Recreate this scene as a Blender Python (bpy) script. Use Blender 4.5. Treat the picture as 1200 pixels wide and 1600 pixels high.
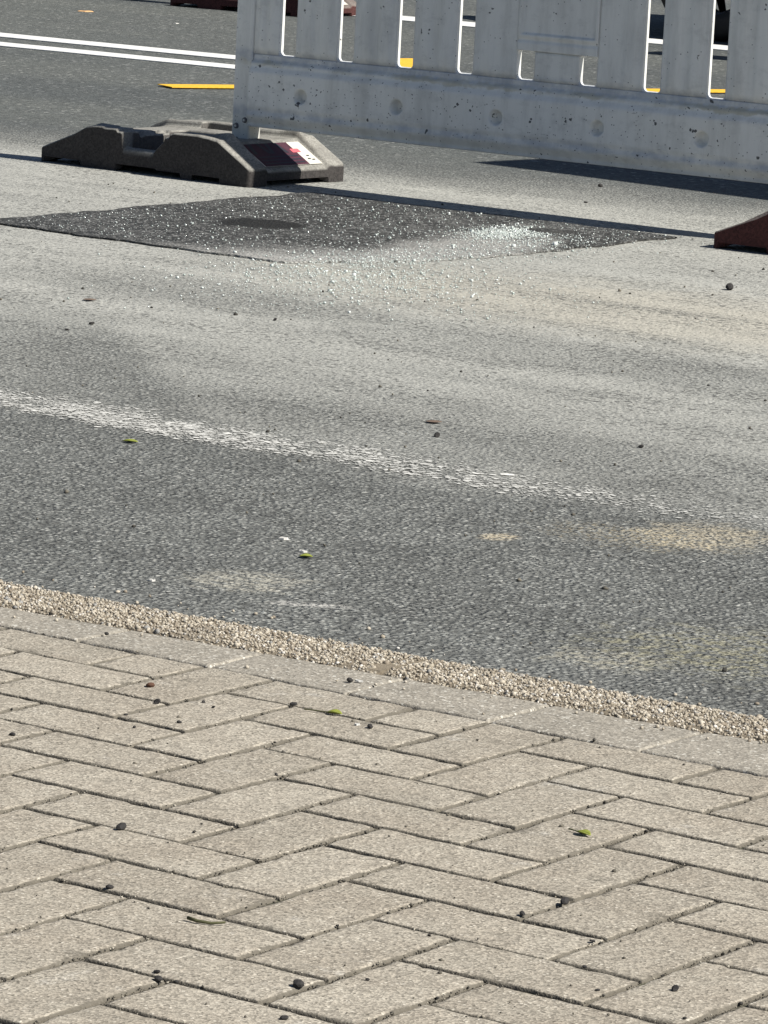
import bpy, bmesh, math, random
import numpy as np
from mathutils import Vector, Matrix

for o in list(bpy.data.objects):
    bpy.data.objects.remove(o, do_unlink=True)
scene = bpy.context.scene
COL = scene.collection
rng = np.random.default_rng(7)
random.seed(11)

# ------------------------------------------------------------------ camera
cam_d = bpy.data.cameras.new('camera')
cam = bpy.data.objects.new('camera', cam_d)
COL.objects.link(cam)
R_ = Vector((0.81598861, 0.57582209, 0.05090683))
U_ = Vector((-0.13700235, 0.10708352, 0.9847657))
B_ = Vector((0.56159855, -0.81053195, 0.16626791))
M = Matrix((( R_.x, U_.x, B_.x, 3.1403754), (R_.y, U_.y, B_.y, -3.8428057), (R_.z, U_.z, B_.z, 1.1932794), (0, 0, 0, 1)))
cam.matrix_world = M
cam_d.sensor_fit = 'VERTICAL'
cam_d.sensor_height = 36.0
cam_d.sensor_width = 27.0
cam_d.lens = 7004.6 / 1600 * 36.0
cam_d.clip_start = 0.05
cam_d.clip_end = 2000
cam_d.dof.use_dof = False
scene.camera = cam

# ------------------------------------------------------------------ light
SUN_EL, SUN_AZ = 45.0, 10.0          # azimuth measured from +X towards +Y
el, az = math.radians(SUN_EL), math.radians(SUN_AZ)
sun_dir = Vector((math.cos(el) * math.cos(az), math.cos(el) * math.sin(az), math.sin(el)))
sd = bpy.data.lights.new('sun', 'SUN')
sd.energy = 5.0
sd.angle = math.radians(0.53)
sd.color = (1.0, 0.955, 0.875)
sun = bpy.data.objects.new('sun', sd)
COL.objects.link(sun)
sun.rotation_euler = sun_dir.to_track_quat('Z', 'Y').to_euler()
world = bpy.data.worlds.new('World')
scene.world = world
world.use_nodes = True
wn = world.node_tree
wn.nodes.clear()
sky = wn.nodes.new('ShaderNodeTexSky')
sky.sky_type = 'NISHITA'
sky.sun_disc = False
sky.sun_elevation = el
sky.sun_rotation = math.radians(90 - SUN_AZ)
sky.air_density = 0.7
sky.dust_density = 0.4
bgn = wn.nodes.new('ShaderNodeBackground')
bgn.inputs['Strength'].default_value = 0.05
wout = wn.nodes.new('ShaderNodeOutputWorld')
wn.links.new(sky.outputs[0], bgn.inputs[0])
wn.links.new(bgn.outputs[0], wout.inputs[0])
scene.view_settings.view_transform = 'Standard'
scene.view_settings.look = 'None'
scene.view_settings.gamma = 1.0
scene.view_settings.use_curve_mapping = False
scene.view_settings.exposure = 0.57


# ------------------------------------------------------------------ node helper
class NT:
    def __init__(s, name):
        s.m = bpy.data.materials.new(name)
        s.m.use_nodes = True
        s.t = s.m.node_tree
        s.t.nodes.clear()
        s.out = s.t.nodes.new('ShaderNodeOutputMaterial')
        s.b = s.t.nodes.new('ShaderNodeBsdfPrincipled')
        s.t.links.new(s.b.outputs[0], s.out.inputs[0])

    def put(s, sock, v):
        if v is None:
            return
        if isinstance(v, bpy.types.NodeSocket):
            s.t.links.new(v, sock)
        elif isinstance(v, (tuple, list)):
            v = tuple(v)
            if sock.type == 'RGBA' and len(v) == 3:
                v = v + (1.0,)
            sock.default_value = v
        else:
            if sock.type == 'RGBA':
                sock.default_value = (v, v, v, 1)
            elif sock.type == 'VECTOR':
                sock.default_value = (v, v, v)
            else:
                sock.default_value = v

    def pos(s):
        return s.t.nodes.new('ShaderNodeNewGeometry').outputs['Position']

    def obj(s):
        return s.t.nodes.new('ShaderNodeTexCoord').outputs['Object']

    def island(s):
        return s.t.nodes.new('ShaderNodeNewGeometry').outputs['Random Per Island']

    def orand(s):
        return s.t.nodes.new('ShaderNodeObjectInfo').outputs['Random']

    def math(s, op, a, b=0.0, c=None, clamp=False):
        n = s.t.nodes.new('ShaderNodeMath')
        n.operation = op
        n.use_clamp = clamp
        s.put(n.inputs[0], a)
        s.put(n.inputs[1], b)
        if c is not None:
            s.put(n.inputs[2], c)
        return n.outputs[0]

    def mul(s, a, b): return s.math('MULTIPLY', a, b)
    def add(s, a, b): return s.math('ADD', a, b)
    def sub(s, a, b): return s.math('SUBTRACT', a, b)

    def vmath(s, op, a, b):
        n = s.t.nodes.new('ShaderNodeVectorMath')
        n.operation = op
        s.put(n.inputs[0], a)
        s.put(n.inputs[1], b)
        return n.outputs[0]

    def sep(s, v):
        n = s.t.nodes.new('ShaderNodeSeparateXYZ')
        s.put(n.inputs[0], v)
        return n.outputs

    def scale(s, v, sc):
        return s.vmath('MULTIPLY', v, sc)

    def noise(s, v, scale, detail=3.0, rough=0.55, color=False, dist=0.0):
        n = s.t.nodes.new('ShaderNodeTexNoise')
        s.put(n.inputs['Vector'], v)
        n.inputs['Scale'].default_value = scale
        n.inputs['Detail'].default_value = detail
        n.inputs['Roughness'].default_value = rough
        n.inputs['Distortion'].default_value = dist
        return n.outputs['Color' if color else 'Fac']

    def voro(s, v, scale, feature='F1', out='Distance', rnd=1.0):
        n = s.t.nodes.new('ShaderNodeTexVoronoi')
        n.feature = feature
        s.put(n.inputs['Vector'], v)
        n.inputs['Scale'].default_value = scale
        n.inputs['Randomness'].default_value = rnd
        return n.outputs[out]

    def sm(s, v, a, b, lo=0.0, hi=1.0, smooth=True):
        n = s.t.nodes.new('ShaderNodeMapRange')
        n.interpolation_type = 'SMOOTHSTEP' if smooth else 'LINEAR'
        s.put(n.inputs['Value'], v)
        n.inputs['From Min'].default_value = a
        n.inputs['From Max'].default_value = b
        n.inputs['To Min'].default_value = lo
        n.inputs['To Max'].default_value = hi
        return n.outputs['Result']

    def mix(s, f, a, b, blend='MIX'):
        n = s.t.nodes.new('ShaderNodeMix')
        n.data_type = 'RGBA'
        n.blend_type = blend
        s.put(n.inputs[0], f)
        s.put(n.inputs[6], a)
        s.put(n.inputs[7], b)
        return n.outputs[2]

    def gray(s, v):
        n = s.t.nodes.new('ShaderNodeCombineColor')
        for i in range(3):
            s.put(n.inputs[i], v)
        return n.outputs[0]

    def bump(s, h, strength, dist, prev=None):
        n = s.t.nodes.new('ShaderNodeBump')
        n.inputs['Strength'].default_value = strength
        n.inputs['Distance'].default_value = dist
        s.put(n.inputs['Height'], h)
        if prev is not None:
            s.put(n.inputs['Normal'], prev)
        return n.outputs[0]

    def fin(s, color, rough=0.8, normal=None, spec=0.3, **kw):
        s.put(s.b.inputs['Base Color'], color)
        s.put(s.b.inputs['Roughness'], rough)
        s.put(s.b.inputs['Specular IOR Level'], spec)
        if normal is not None:
            s.put(s.b.inputs['Normal'], normal)
        for k, v in kw.items():
            s.put(s.b.inputs[k], v)
        return s.m


def ellipse(n, P, cx, cy, rx, ry, ang=0.0, soft=0.6, wob=None):
    """1 inside an ellipse on the ground, 0 outside (soft edge)"""
    x, y, _ = n.sep(P)
    dx, dy = n.sub(x, cx), n.sub(y, cy)
    c, s_ = math.cos(ang), math.sin(ang)
    ex = n.math('DIVIDE', n.add(n.mul(dx, c), n.mul(dy, s_)), rx)
    ey = n.math('DIVIDE', n.sub(n.mul(dy, c), n.mul(dx, s_)), ry)
    r = n.math('SQRT', n.add(n.mul(ex, ex), n.mul(ey, ey)))
    if wob is not None:
        r = n.add(r, wob)
    return n.sm(r, 1.0 + soft / 2, 1.0 - soft / 2)


# ------------------------------------------------------------------ materials
def mat_paver():
    n = NT('concrete_paver')
    r = n.orand()
    P = n.pos()
    Q = n.vmath('ADD', P, n.scale(n.t.nodes.new('ShaderNodeObjectInfo').outputs['Location'], (3.1, 5.7, 0.0)))
    base = n.mix(r, (0.314, 0.287, 0.238), (0.370, 0.340, 0.284))
    big = n.noise(P, 6.0, 5, 0.6)
    base = n.mix(n.sm(big, 0.35, 0.75), base, n.mix(0.5, base, (0.25, 0.215, 0.17)))
    med = n.noise(Q, 45.0, 4, 0.65)
    base = n.mix(n.sm(med, 0.3, 0.7, 0, 0.35), base, (0.24, 0.21, 0.17))
    st = n.noise(n.vmath('ADD', P, (7.3, 2.2, 0.0)), 2.6, 6, 0.7)
    base = n.mix(n.sm(st, 0.55, 0.72, 0, 0.45), base, (0.215, 0.20, 0.165))
    st2 = n.noise(n.vmath('ADD', P, (1.3, 9.2, 0.0)), 11.0, 4, 0.7)
    base = n.mix(n.sm(st2, 0.60, 0.72, 0, 0.4), base, (0.44, 0.425, 0.39))
    # sand grains
    vc = n.voro(Q, 330.0, out='Color')
    g = n.sep(vc)[0]
    base = n.mix(n.sm(g, 0.0, 1.0, 0.62, 1.28, False), (0, 0, 0), base) if False else n.mix(1.0, base, n.gray(n.sm(g, 0, 1, 0.62, 1.34, False)), 'MULTIPLY')
    vc2 = n.voro(Q, 190.0, out='Color')
    gs = n.sep(vc2)
    vd2 = n.voro(Q, 190.0)
    lite = n.mul(n.sm(gs[0], 0.84, 0.88), n.sm(vd2, 0.42, 0.25))
    dark = n.mul(n.sm(gs[1], 0.83, 0.88), n.sm(vd2, 0.42, 0.25))
    base = n.mix(n.mul(lite, 0.75), base, (0.60, 0.56, 0.48))
    base = n.mix(n.mul(dark, 0.8), base, (0.085, 0.075, 0.062))
    # joint soil smeared on the sides and worn arrises
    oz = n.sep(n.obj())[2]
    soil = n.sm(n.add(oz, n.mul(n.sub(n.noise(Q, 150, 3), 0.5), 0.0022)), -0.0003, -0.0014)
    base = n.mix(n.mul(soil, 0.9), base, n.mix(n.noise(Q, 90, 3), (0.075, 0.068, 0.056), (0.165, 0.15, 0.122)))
    h = n.add(n.mul(n.voro(Q, 330.0), 0.6), n.add(n.noise(Q, 420, 2), n.mul(n.noise(Q, 60, 3), 0.8)))
    nb = n.bump(h, 0.6, 0.0015)
    return n.fin(base, 0.92, nb, 0.2)


def mat_border():
    n = NT('weathered_border_paver')
    P = n.pos()
    base = n.mix(n.noise(P, 9, 5, 0.65), (0.21, 0.195, 0.165), (0.335, 0.308, 0.262))
    g = n.sep(n.voro(P, 300.0, out='Color'))
    base = n.mix(1.0, base, n.gray(n.sm(g[0], 0, 1, 0.65, 1.3, False)), 'MULTIPLY')
    base = n.mix(n.mul(n.sm(g[1], 0.93, 0.96), 0.7), base, (0.6, 0.58, 0.52))
    h = n.add(n.mul(n.voro(P, 300.0), 0.6), n.noise(P, 380, 2))
    return n.fin(base, 0.92, n.bump(h, 0.6, 0.0012), 0.2)


def mat_joint():
    n = NT('joint_dirt')
    P = n.pos()
    c = n.mix(n.noise(P, 40, 4, 0.7), (0.065, 0.059, 0.048), (0.155, 0.141, 0.115))
    g = n.sep(n.voro(P, 380, out='Color'))
    c = n.mix(1.0, c, n.gray(n.sm(g[0], 0, 1, 0.4, 1.6, False)), 'MULTIPLY')
    c = n.mix(n.sm(n.noise(P, 3.3, 3), 0.62, 0.72, 0, 0.5), c, (0.055, 0.07, 0.03))
    return n.fin(c, 0.95, n.bump(n.noise(P, 300, 3), 0.9, 0.003), 0.1)


def mat_road():
    n = NT('dusty_asphalt')
    P = n.pos()
    x, y, z = n.sep(P)
    wob = n.sub(n.noise(P, 1.6, 4, 0.6), 0.5)
    wob2 = n.sub(n.noise(P, 7.0, 4, 0.65), 0.5)
    streak = n.noise(n.scale(P, (0.8, 4.0, 1.0)), 1.5, 5, 0.65)
    yw = n.add(y, n.add(n.mul(wob, 0.75), n.mul(wob2, 0.22)))
    # dust over the closed lane
    d_in = n.add(n.sm(yw, 2.22, 2.62, 0, 0.52), n.sm(yw, 2.55, 3.9, 0, 0.5))
    yfar = n.add(yw, n.mul(n.add(x, 4.4), -0.16))
    d_out = n.sm(yfar, 7.05, 6.25)
    dust = n.mul(d_in, d_out)
    dust = n.mul(dust, n.sm(streak, 0.25, 0.62, 0.62, 1.05))
    # swept darker areas
    sdl = n.add(n.mul(n.add(n.add(x, 2.15), n.sub(y, 2.975)), 0.7071), n.mul(wob2, 0.10))
    dk = n.mul(n.mul(n.sm(sdl, 0.05, -0.04), n.sm(sdl, -0.55, -0.06)), n.mul(n.sm(y, 2.40, 2.60), n.sm(y, 3.62, 3.10)))
    dk2 = ellipse(n, P, -1.55, 3.85, 0.85, 0.24, -0.12, 1.1, n.mul(wob2, 1.3))
    dk3 = ellipse(n, P, -1.25, 2.75, 0.75, 0.16, -0.05, 1.2, n.mul(wob2, 1.3))
    dk4 = ellipse(n, P, -2.85, 4.0, 0.5, 0.22, -0.1, 1.2, n.mul(wob2, 1.5))
    dust = n.mul(dust, n.sub(1.0, n.mul(dk, 0.66)))
    dust = n.mul(dust, n.sub(1.0, n.mul(dk2, 0.42)))
    dust = n.mul(dust, n.sub(1.0, n.mul(dk3, 0.35)))
    dust = n.mul(dust, n.sub(1.0, n.mul(dk4, 0.35)))
    tan_ = ellipse(n, P, -1.95, 4.65, 0.9, 0.42, 0.0, 1.2, n.mul(wob2, 1.2))
    # aggregate
    PA = n.vmath('ADD', P, n.scale(n.noise(P, 120, 2, color=True), (0.007, 0.007, 0.0)))
    v1 = n.voro(PA, 108.0, out='Color')
    vd = n.voro(PA, 108.0)
    g = n.sep(v1)
    near = n.sm(y, 2.9, 2.0)
    stone = n.mix(g[0], (0.118, 0.123, 0.117), (0.258, 0.264, 0.248))
    stone = n.mix(n.sm(g[1], 0.82, 0.95, 0, 0.8), stone, (0.29, 0.29, 0.272))
    binder = n.mix(n.noise(P, 210, 2), (0.078, 0.081, 0.077), (0.155, 0.159, 0.151))
    asph = n.mix(n.sm(vd, 0.62, 0.36), binder, stone)
    fine = n.sep(n.voro(P, 190.0, out='Color'))
    asph = n.mix(1.0, asph, n.gray(n.sm(fine[0], 0, 1, 0.70, 1.30, False)), 'MULTIPLY')
    blot = n.noise(P, 3.2, 5, 0.65)
    asph = n.mix(1.0, asph, n.gray(n.sm(blot, 0.3, 0.7, 0.83, 1.2, False)), 'MULTIPLY')
    mid = n.noise(P, 34, 4, 0.7)
    asph = n.mix(1.0, asph, n.gray(n.sm(mid, 0.3, 0.7, 0.72, 1.28, False)), 'MULTIPLY')
    # open pores, strongest towards the near right
    por = n.noise(P, 95, 3, 0.6)
    pv = n.sep(n.voro(P, 78.0, out='Color'))
    pd = n.voro(n.vmath('ADD', P, n.scale(n.noise(P, 160, 2, color=True), (0.006, 0.006, 0.0))), 78.0)
    pbig = n.mul(n.sm(pv[0], 0.70, 0.80), n.sm(pd, 0.36, 0.18))
    porm = n.mul(n.math('MAXIMUM', n.sm(por, 0.58, 0.68), pbig), n.sm(n.noise(P, 5, 3), 0.35, 0.65, 0.25, 1.0))
    # the open lane beyond the barrier: dark, close-graded
    far = n.sm(yfar, 6.6, 7.5)
    fg = n.sep(n.voro(P, 85.0, out='Color'))
    farc = n.mix(fg[0], (0.074, 0.079, 0.075), (0.142, 0.150, 0.141))
    farc = n.mix(n.sm(fg[1], 0.95, 0.98, 0, 0.8), farc, (0.33, 0.33, 0.31))
    farc = n.mix(n.sm(n.noise(n.scale(P, (0.25, 1.2, 1)), 1.0, 4), 0.35, 0.7), farc, n.mix(1.0, farc, (0.74, 0.76, 0.80), 'MULTIPLY'))
    asph = n.mix(far, asph, farc)
    dcol = n.mix(tan_, (0.362, 0.362, 0.334), (0.395, 0.378, 0.328))
    dcol = n.mix(1.0, dcol, n.gray(n.sm(fine[1], 0, 1, 0.84, 1.16, False)), 'MULTIPLY')
    # dust lies between the stones; stone tops poke out
    dmask = n.math('MINIMUM', n.mul(dust, n.sm(g[2], 0.0, 1.0, 0.72, 1.06, False)), 1.0)
    col = n.mix(dmask, asph, dcol)
    skn = n.noise(n.vmath('ADD', P, (3.3, 1.7, 0.0)), 58, 3, 0.62)
    skl = n.sm(n.noise(n.scale(P, (1, 2.2, 1)), 2.2, 4, 0.65), 0.32, 0.68, 0.055, -0.045)
    skm = n.sm(n.add(skn, n.mul(skl, -1.0)), 0.565, 0.605)
    col = n.mix(n.mul(n.mul(skm, n.sub(1.0, n.mul(far, 0.7))), n.sm(dust, 0, 1, 0.75, 0.68)), col, (0.062, 0.063, 0.06))
    wfn = n.noise(n.vmath('ADD', P, (13.3, 5.7, 0.0)), 52, 3, 0.6)
    col = n.mix(n.mul(n.sm(wfn, 0.655, 0.70), n.sub(0.6, n.mul(far, 0.35))), col, (0.44, 0.44, 0.41))
    pit = n.mul(porm, n.sub(1.0, n.mul(dust, 0.45)))
    pit = n.mul(pit, n.sub(1.0, far))
    col = n.mix(n.mul(pit, 0.75), col, (0.035, 0.037, 0.037))
    # sand spill, plaster smears, chips
    sp = ellipse(n, P, -0.43, 2.20, 0.10, 0.12, 0.1, 0.9, n.mul(n.sub(n.noise(P, 22, 4, 0.7), 0.5), 2.2))
    sp = n.mul(sp, n.sm(n.noise(P, 120, 2), 0.38, 0.55, 0.2, 1))
    sp = n.mul(sp, n.sm(n.noise(P, 46, 4, 0.7), 0.36, 0.54, 0.12, 1))
    col = n.mix(n.mul(sp, 0.8), col, (0.44, 0.39, 0.29))
    sp2 = ellipse(n, P, -0.50, 2.10, 0.14, 0.08, 0.0, 1.2, n.mul(n.sub(n.noise(P, 22, 4, 0.7), 0.5), 2.5))
    col = n.mix(n.mul(n.mul(sp2, n.sm(n.noise(P, 120, 2), 0.5, 0.6)), 0.4), col, (0.46, 0.38, 0.23))
    sp3 = ellipse(n, P, -0.64, 1.93, 0.025, 0.03, 0.0, 0.9, n.mul(wob2, 2))
    sp3 = n.mul(sp3, n.sm(n.noise(P, 70, 3, 0.7), 0.40, 0.5))
    col = n.mix(n.mul(sp3, 0.75), col, (0.45, 0.39, 0.28))
    cr = ellipse(n, P, -0.67, 1.315, 0.085, 0.075, 0.35, 0.7, n.mul(n.sub(n.noise(n.scale(P, (1, 3, 1)), 16, 4, 0.7), 0.5), 2.6))
    cr = n.mul(cr, n.sm(n.noise(n.scale(P, (1, 2.5, 1)), 30, 4, 0.75), 0.42, 0.56))
    col = n.mix(n.mul(cr, 0.75), col, (0.37, 0.355, 0.30))
    cr2 = ellipse(n, P, -0.505, 1.237, 0.06, 0.018, 0.55, 0.7, n.mul(wob2, 2.2))
    cr2 = n.mul(cr2, n.sm(n.noise(P, 60, 4, 0.75), 0.42, 0.54))
    col = n.mix(n.mul(cr2, 0.7), col, (0.46, 0.45, 0.42))
    cr3 = ellipse(n, P, 0.0, 1.24, 0.08, 0.06, 0.2, 1.0, n.mul(n.sub(n.noise(P, 25, 4, 0.7), 0.5), 3.0))
    cr3 = n.mul(cr3, n.sm(n.noise(P, 55, 4, 0.75), 0.44, 0.56))
    col = n.mix(n.mul(cr3, 0.6), col, (0.38, 0.36, 0.29))
    cr4 = ellipse(n, P, 0.12, 1.42, 0.2, 0.15, 0.2, 1.0, n.mul(n.sub(n.noise(P, 25, 4, 0.7), 0.5), 3.0))
    cr4 = n.mul(cr4, n.sm(n.noise(P, 40, 4, 0.75), 0.46, 0.56))
    col = n.mix(n.mul(cr4, 0.5), col, (0.33, 0.31, 0.20))
    PW = n.vmath('ADD', P, n.scale(n.noise(P, 130, 2, color=True), (0.012, 0.012, 0.0)))
    w = n.sep(n.voro(PW, 62.0, out='Color'))
    wd = n.voro(PW, 62.0)
    chips = n.mul(n.sm(w[0], 0.93, 0.95), n.sm(wd, n_lo, n_hi)) if False else n.mul(n.sm(w[0], 0.93, 0.95), n.math('LESS_THAN', wd, n.mul(w[1], 0.30)))
    chips = n.mul(chips, n.sm(n.noise(P, 4.0, 3), 0.35, 0.6, 0.25, 1.0))
    col = n.mix(n.mul(chips, n.sub(0.75, n.mul(far, 0.4))), col, (0.50, 0.50, 0.46))
    # relief
    h = n.add(n.sm(vd, 0.0, 0.75, 1.0, 0.0), n.mul(n.noise(P, 260, 2), 0.5))
    h = n.add(h, n.mul(g[0], 0.45))
    h = n.sub(h, n.mul(porm, 0.9))
    amp = n.mul(n.sub(1.0, n.mul(dmask, 0.72)), n.sub(1.0, n.mul(far, 0.6)))
    nb = n.bump(n.mul(h, amp), 0.9, 0.0048)
    return n.fin(col, 0.88, nb, 0.25)


def mat_patch():
    n = NT('fresh_asphalt_patch')
    P = n.pos()
    x, y, z = n.sep(P)
    v = n.sep(n.voro(P, 120.0, out='Color'))
    vd = n.voro(P, 120.0)
    c = n.mix(v[0], (0.013, 0.0135, 0.013), (0.05, 0.05, 0.047))
    c = n.mix(n.mul(n.sm(v[1], 0.70, 0.8), n.sm(vd, 0.55, 0.35)), c, (0.22, 0.22, 0.212))
    c = n.mix(n.mul(n.sm(n.noise(P, 55, 3, 0.6), 0.58, 0.64), 0.5), c, (0.30, 0.30, 0.29))
    wob = n.sub(n.noise(P, 9, 4, 0.65), 0.5)
    # swept dust thrown over the near corner
    d = n.add(n.mul(n.add(x, 4.03), 0.62), n.mul(n.sub(6.07, y), 0.50))
    d = n.add(d, n.mul(wob, 0.4))
    dm = n.sm(d, 0.98, 1.28)
    st = ellipse(n, P, -2.95, 5.15, 0.16, 0.65, 0.28, 0.9, n.mul(wob, 1.4))
    dm = n.math('MAXIMUM', dm, n.mul(st, 0.9))
    right = n.sm(n.add(y, n.mul(x, -0.1)), 5.75, 5.45)
    dm = n.mul(dm, n.sm(n.noise(P, 60, 4, 0.7), 0.28, 0.58, 0.45, 1.0))
    c = n.mix(n.mul(dm, 0.95), c, (0.36, 0.355, 0.335))
    thin = n.mul(n.sm(n.noise(P, 4, 4, 0.7), 0.42, 0.7), 0.28)
    c = n.mix(n.mul(thin, 0.7), c, (0.24, 0.24, 0.23))
    # two small soft sunken spots where water stood: dark tar
    e1 = ellipse(n, P, -3.61, 5.29, 0.115, 0.11, 0.0, 0.35, n.mul(wob, 0.9))
    e2 = ellipse(n, P, -3.10, 5.83, 0.11, 0.10, 0.0, 0.6, n.mul(wob, 1.6))
    c = n.mix(n.mul(n.math('MAXIMUM', e1, n.mul(e2, 0.7)), 0.92), c, (0.008, 0.0078, 0.0065))
    h = n.add(n.sm(vd, 0.0, 0.7, 1, 0), n.mul(n.noise(P, 220, 2), 0.5))
    return n.fin(c, 0.75, n.bump(h, 0.9, 0.004), 0.35)


def mat_paint(name, col, wear=0.35):
    n = NT(name)
    P = n.pos()
    g = n.sep(n.voro(P, 110, out='Color'))
    w = n.mul(n.sm(n.noise(P, 28, 4, 0.7), 0.58, 0.72), wear)
    c = n.mix(w, col, (0.16, 0.16, 0.155))
    c = n.mix(1.0, c, n.gray(n.sm(g[0], 0, 1, 0.86, 1.06, False)), 'MULTIPLY')
    return n.fin(c, 0.7, n.bump(n.noise(P, 160, 3), 0.5, 0.002), 0.3)


def mat_flake():
    n = NT('worn_white_paint')
    r = n.island()
    c = n.mix(r, (0.34, 0.34, 0.32), (0.66, 0.655, 0.62))
    return n.fin(c, 0.8, None, 0.3)


def mat_pebble():
    n = NT('washed_pebbles')
    r = n.island()
    n2 = n.math('FRACT', n.mul(r, 37.7))
    n3 = n.math('FRACT', n.mul(r, 91.3))
    c = n.mix(n2, (0.31, 0.272, 0.21), (0.53, 0.485, 0.405))
    c = n.mix(n.sm(n3, 0.74, 0.80), c, (0.23, 0.195, 0.15))
    c = n.mix(n.sm(n3, 0.68, 0.66), c, n.mix(n.sm(n3, 0.60, 0.61), c, (0.27, 0.27, 0.26)))
    c = n.mix(n.sm(n3, 0.08, 0.04), c, (0.66, 0.63, 0.58))
    c = n.mix(n.mul(n.noise(n.pos(), 300, 2), 0.3), c, (0.22, 0.18, 0.13))
    c = n.mix(n.sm(n.noise(n.pos(), 9, 4, 0.7), 0.52, 0.66, 0, 0.45), c, (0.17, 0.15, 0.12))
    return n.fin(c, 0.75, None, 0.35)


def mat_kerb():
    n = NT('kerb_concrete')
    P = n.pos()
    c = n.mix(n.noise(P, 60, 4, 0.7), (0.14, 0.12, 0.09), (0.26, 0.22, 0.165))
    return n.fin(c, 0.9, n.bump(n.noise(P, 200, 3), 0.8, 0.003), 0.2)


def mat_plastic():
    n = NT('dirty_white_plastic')
    P = n.obj()
    x, y, z = n.sep(P)
    c = n.mix(n.noise(P, 4, 5, 0.6), (0.71, 0.715, 0.69), (0.78, 0.78, 0.75))
    # grime film, vertical runs
    film = n.noise(n.scale(P, (6, 6, 1.2)), 3.0, 5, 0.65)
    c = n.mix(n.sm(film, 0.40, 0.72, 0, 0.34), c, (0.33, 0.33, 0.31))
    gr = n.noise(n.scale(P, (1.0, 1.0, 1.6)), 16.0, 5, 0.72)
    c = n.mix(n.mul(n.sm(gr, 0.50, 0.70), 0.22), c, (0.27, 0.275, 0.275))
    run = n.noise(n.scale(P, (38, 1, 1.1)), 1.0, 4, 0.7)
    c = n.mix(n.mul(n.sm(run, 0.56, 0.72), 0.1), c, (0.25, 0.25, 0.24))
    low = n.sm(n.add(z, n.mul(n.sub(n.noise(P, 14, 4), 0.5), 0.07)), 0.215, 0.135)
    c = n.mix(n.mul(low, 0.42), c, (0.33, 0.325, 0.27))
    # blue-grey bands broken up by noise in the ledge below the slats and along the foot of the beam
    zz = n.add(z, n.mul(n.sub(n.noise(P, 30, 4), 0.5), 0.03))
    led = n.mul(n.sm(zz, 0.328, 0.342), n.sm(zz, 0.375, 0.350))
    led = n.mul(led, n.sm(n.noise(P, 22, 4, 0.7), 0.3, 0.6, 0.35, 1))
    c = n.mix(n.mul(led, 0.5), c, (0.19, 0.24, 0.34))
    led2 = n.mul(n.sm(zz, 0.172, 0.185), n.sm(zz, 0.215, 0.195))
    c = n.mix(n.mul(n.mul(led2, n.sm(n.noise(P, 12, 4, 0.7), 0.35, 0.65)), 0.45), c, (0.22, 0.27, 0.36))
    brn = n.mul(n.sm(zz, 0.318, 0.325), n.sm(zz, 0.340, 0.332))
    c = n.mix(n.mul(n.mul(brn, n.sm(n.noise(P, 5, 4, 0.7), 0.35, 0.6)), 0.5), c, (0.33, 0.29, 0.16))
    # tar spatter, denser on the beam
    v = n.sep(n.voro(P, 62, out='Color'))
    vd = n.voro(n.vmath('ADD', P, n.scale(n.noise(P, 90, 2, color=True), (0.012, 0.012, 0.012))), 62)
    dens = n.sm(z, 0.40, 0.30, 0.95, 0.84)
    sp = n.mul(n.math('GREATER_THAN', v[0], dens), n.math('LESS_THAN', vd, n.mul(v[1], 0.30)))
    c = n.mix(n.mul(sp, 0.9), c, (0.035, 0.036, 0.040))
    v2 = n.sep(n.voro(P, 160, out='Color'))
    vd2 = n.voro(P, 160)
    sp2 = n.mul(n.math('GREATER_THAN', v2[0], n.sm(z, 0.40, 0.30, 0.975, 0.91)), n.sm(vd2, 0.32, 0.22))
    c = n.mix(n.mul(sp2, 0.8), c, (0.05, 0.05, 0.055))
    # scuffs
    scf = n.noise(n.scale(P, (3.0, 3.0, 14.0)), 9.0, 3, 0.6)
    c = n.mix(n.mul(n.mul(n.sm(scf, 0.69, 0.73), n.sm(z, 0.36, 0.33)), 0.45), c, (0.12, 0.12, 0.125))
    nb = n.bump(n.add(n.noise(P, 40, 4), n.mul(n.noise(P, 240, 2), 0.3)), 0.3, 0.002)
    return n.fin(c, 0.5, nb, 0.4)


def mat_rubber(name, c0, c1, dust=0.88):
    n = NT(name)
    P = n.obj()
    geo = n.t.nodes.new('ShaderNodeNewGeometry')
    nz = n.sep(geo.outputs['Normal'])[2]
    c = n.mix(n.noise(P, 30, 5, 0.7), c0, c1)
    g = n.sep(n.voro(P, 230, out='Color'))
    c = n.mix(1.0, c, n.gray(n.sm(g[0], 0, 1, 0.65, 1.35, False)), 'MULTIPLY')
    d = n.mul(n.sm(nz, 0.15, 0.7), n.sm(n.noise(P, 16, 5, 0.7), 0.25, 0.65, 0.6, 1.0))
    c = n.mix(n.mul(d, dust), c, n.mix(g[1], (0.215, 0.208, 0.188), (0.35, 0.342, 0.31)))
    h = n.add(n.noise(P, 330, 3), n.mul(n.noise(P, 70, 3), 0.7))
    return n.fin(c, 0.85, n.bump(h, 0.6, 0.002), 0.3)


def mat_plain(name, col, rough=0.6, spec=0.4, var=0.2, scale=60, **kw):
    n = NT(name)
    P = n.obj()
    dk = tuple(v * (1 - var) for v in col)
    lt = tuple(min(1, v * (1 + var)) for v in col)
    c = n.mix(n.noise(P, scale, 3, 0.6), dk, lt)
    return n.fin(c, rough, None, spec, **kw)


def mat_island(name, c0, c1, rough=0.8, spec=0.3, **kw):
    n = NT(name)
    return n.fin(n.mix(n.island(), c0, c1), rough, None, spec, **kw)


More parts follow.
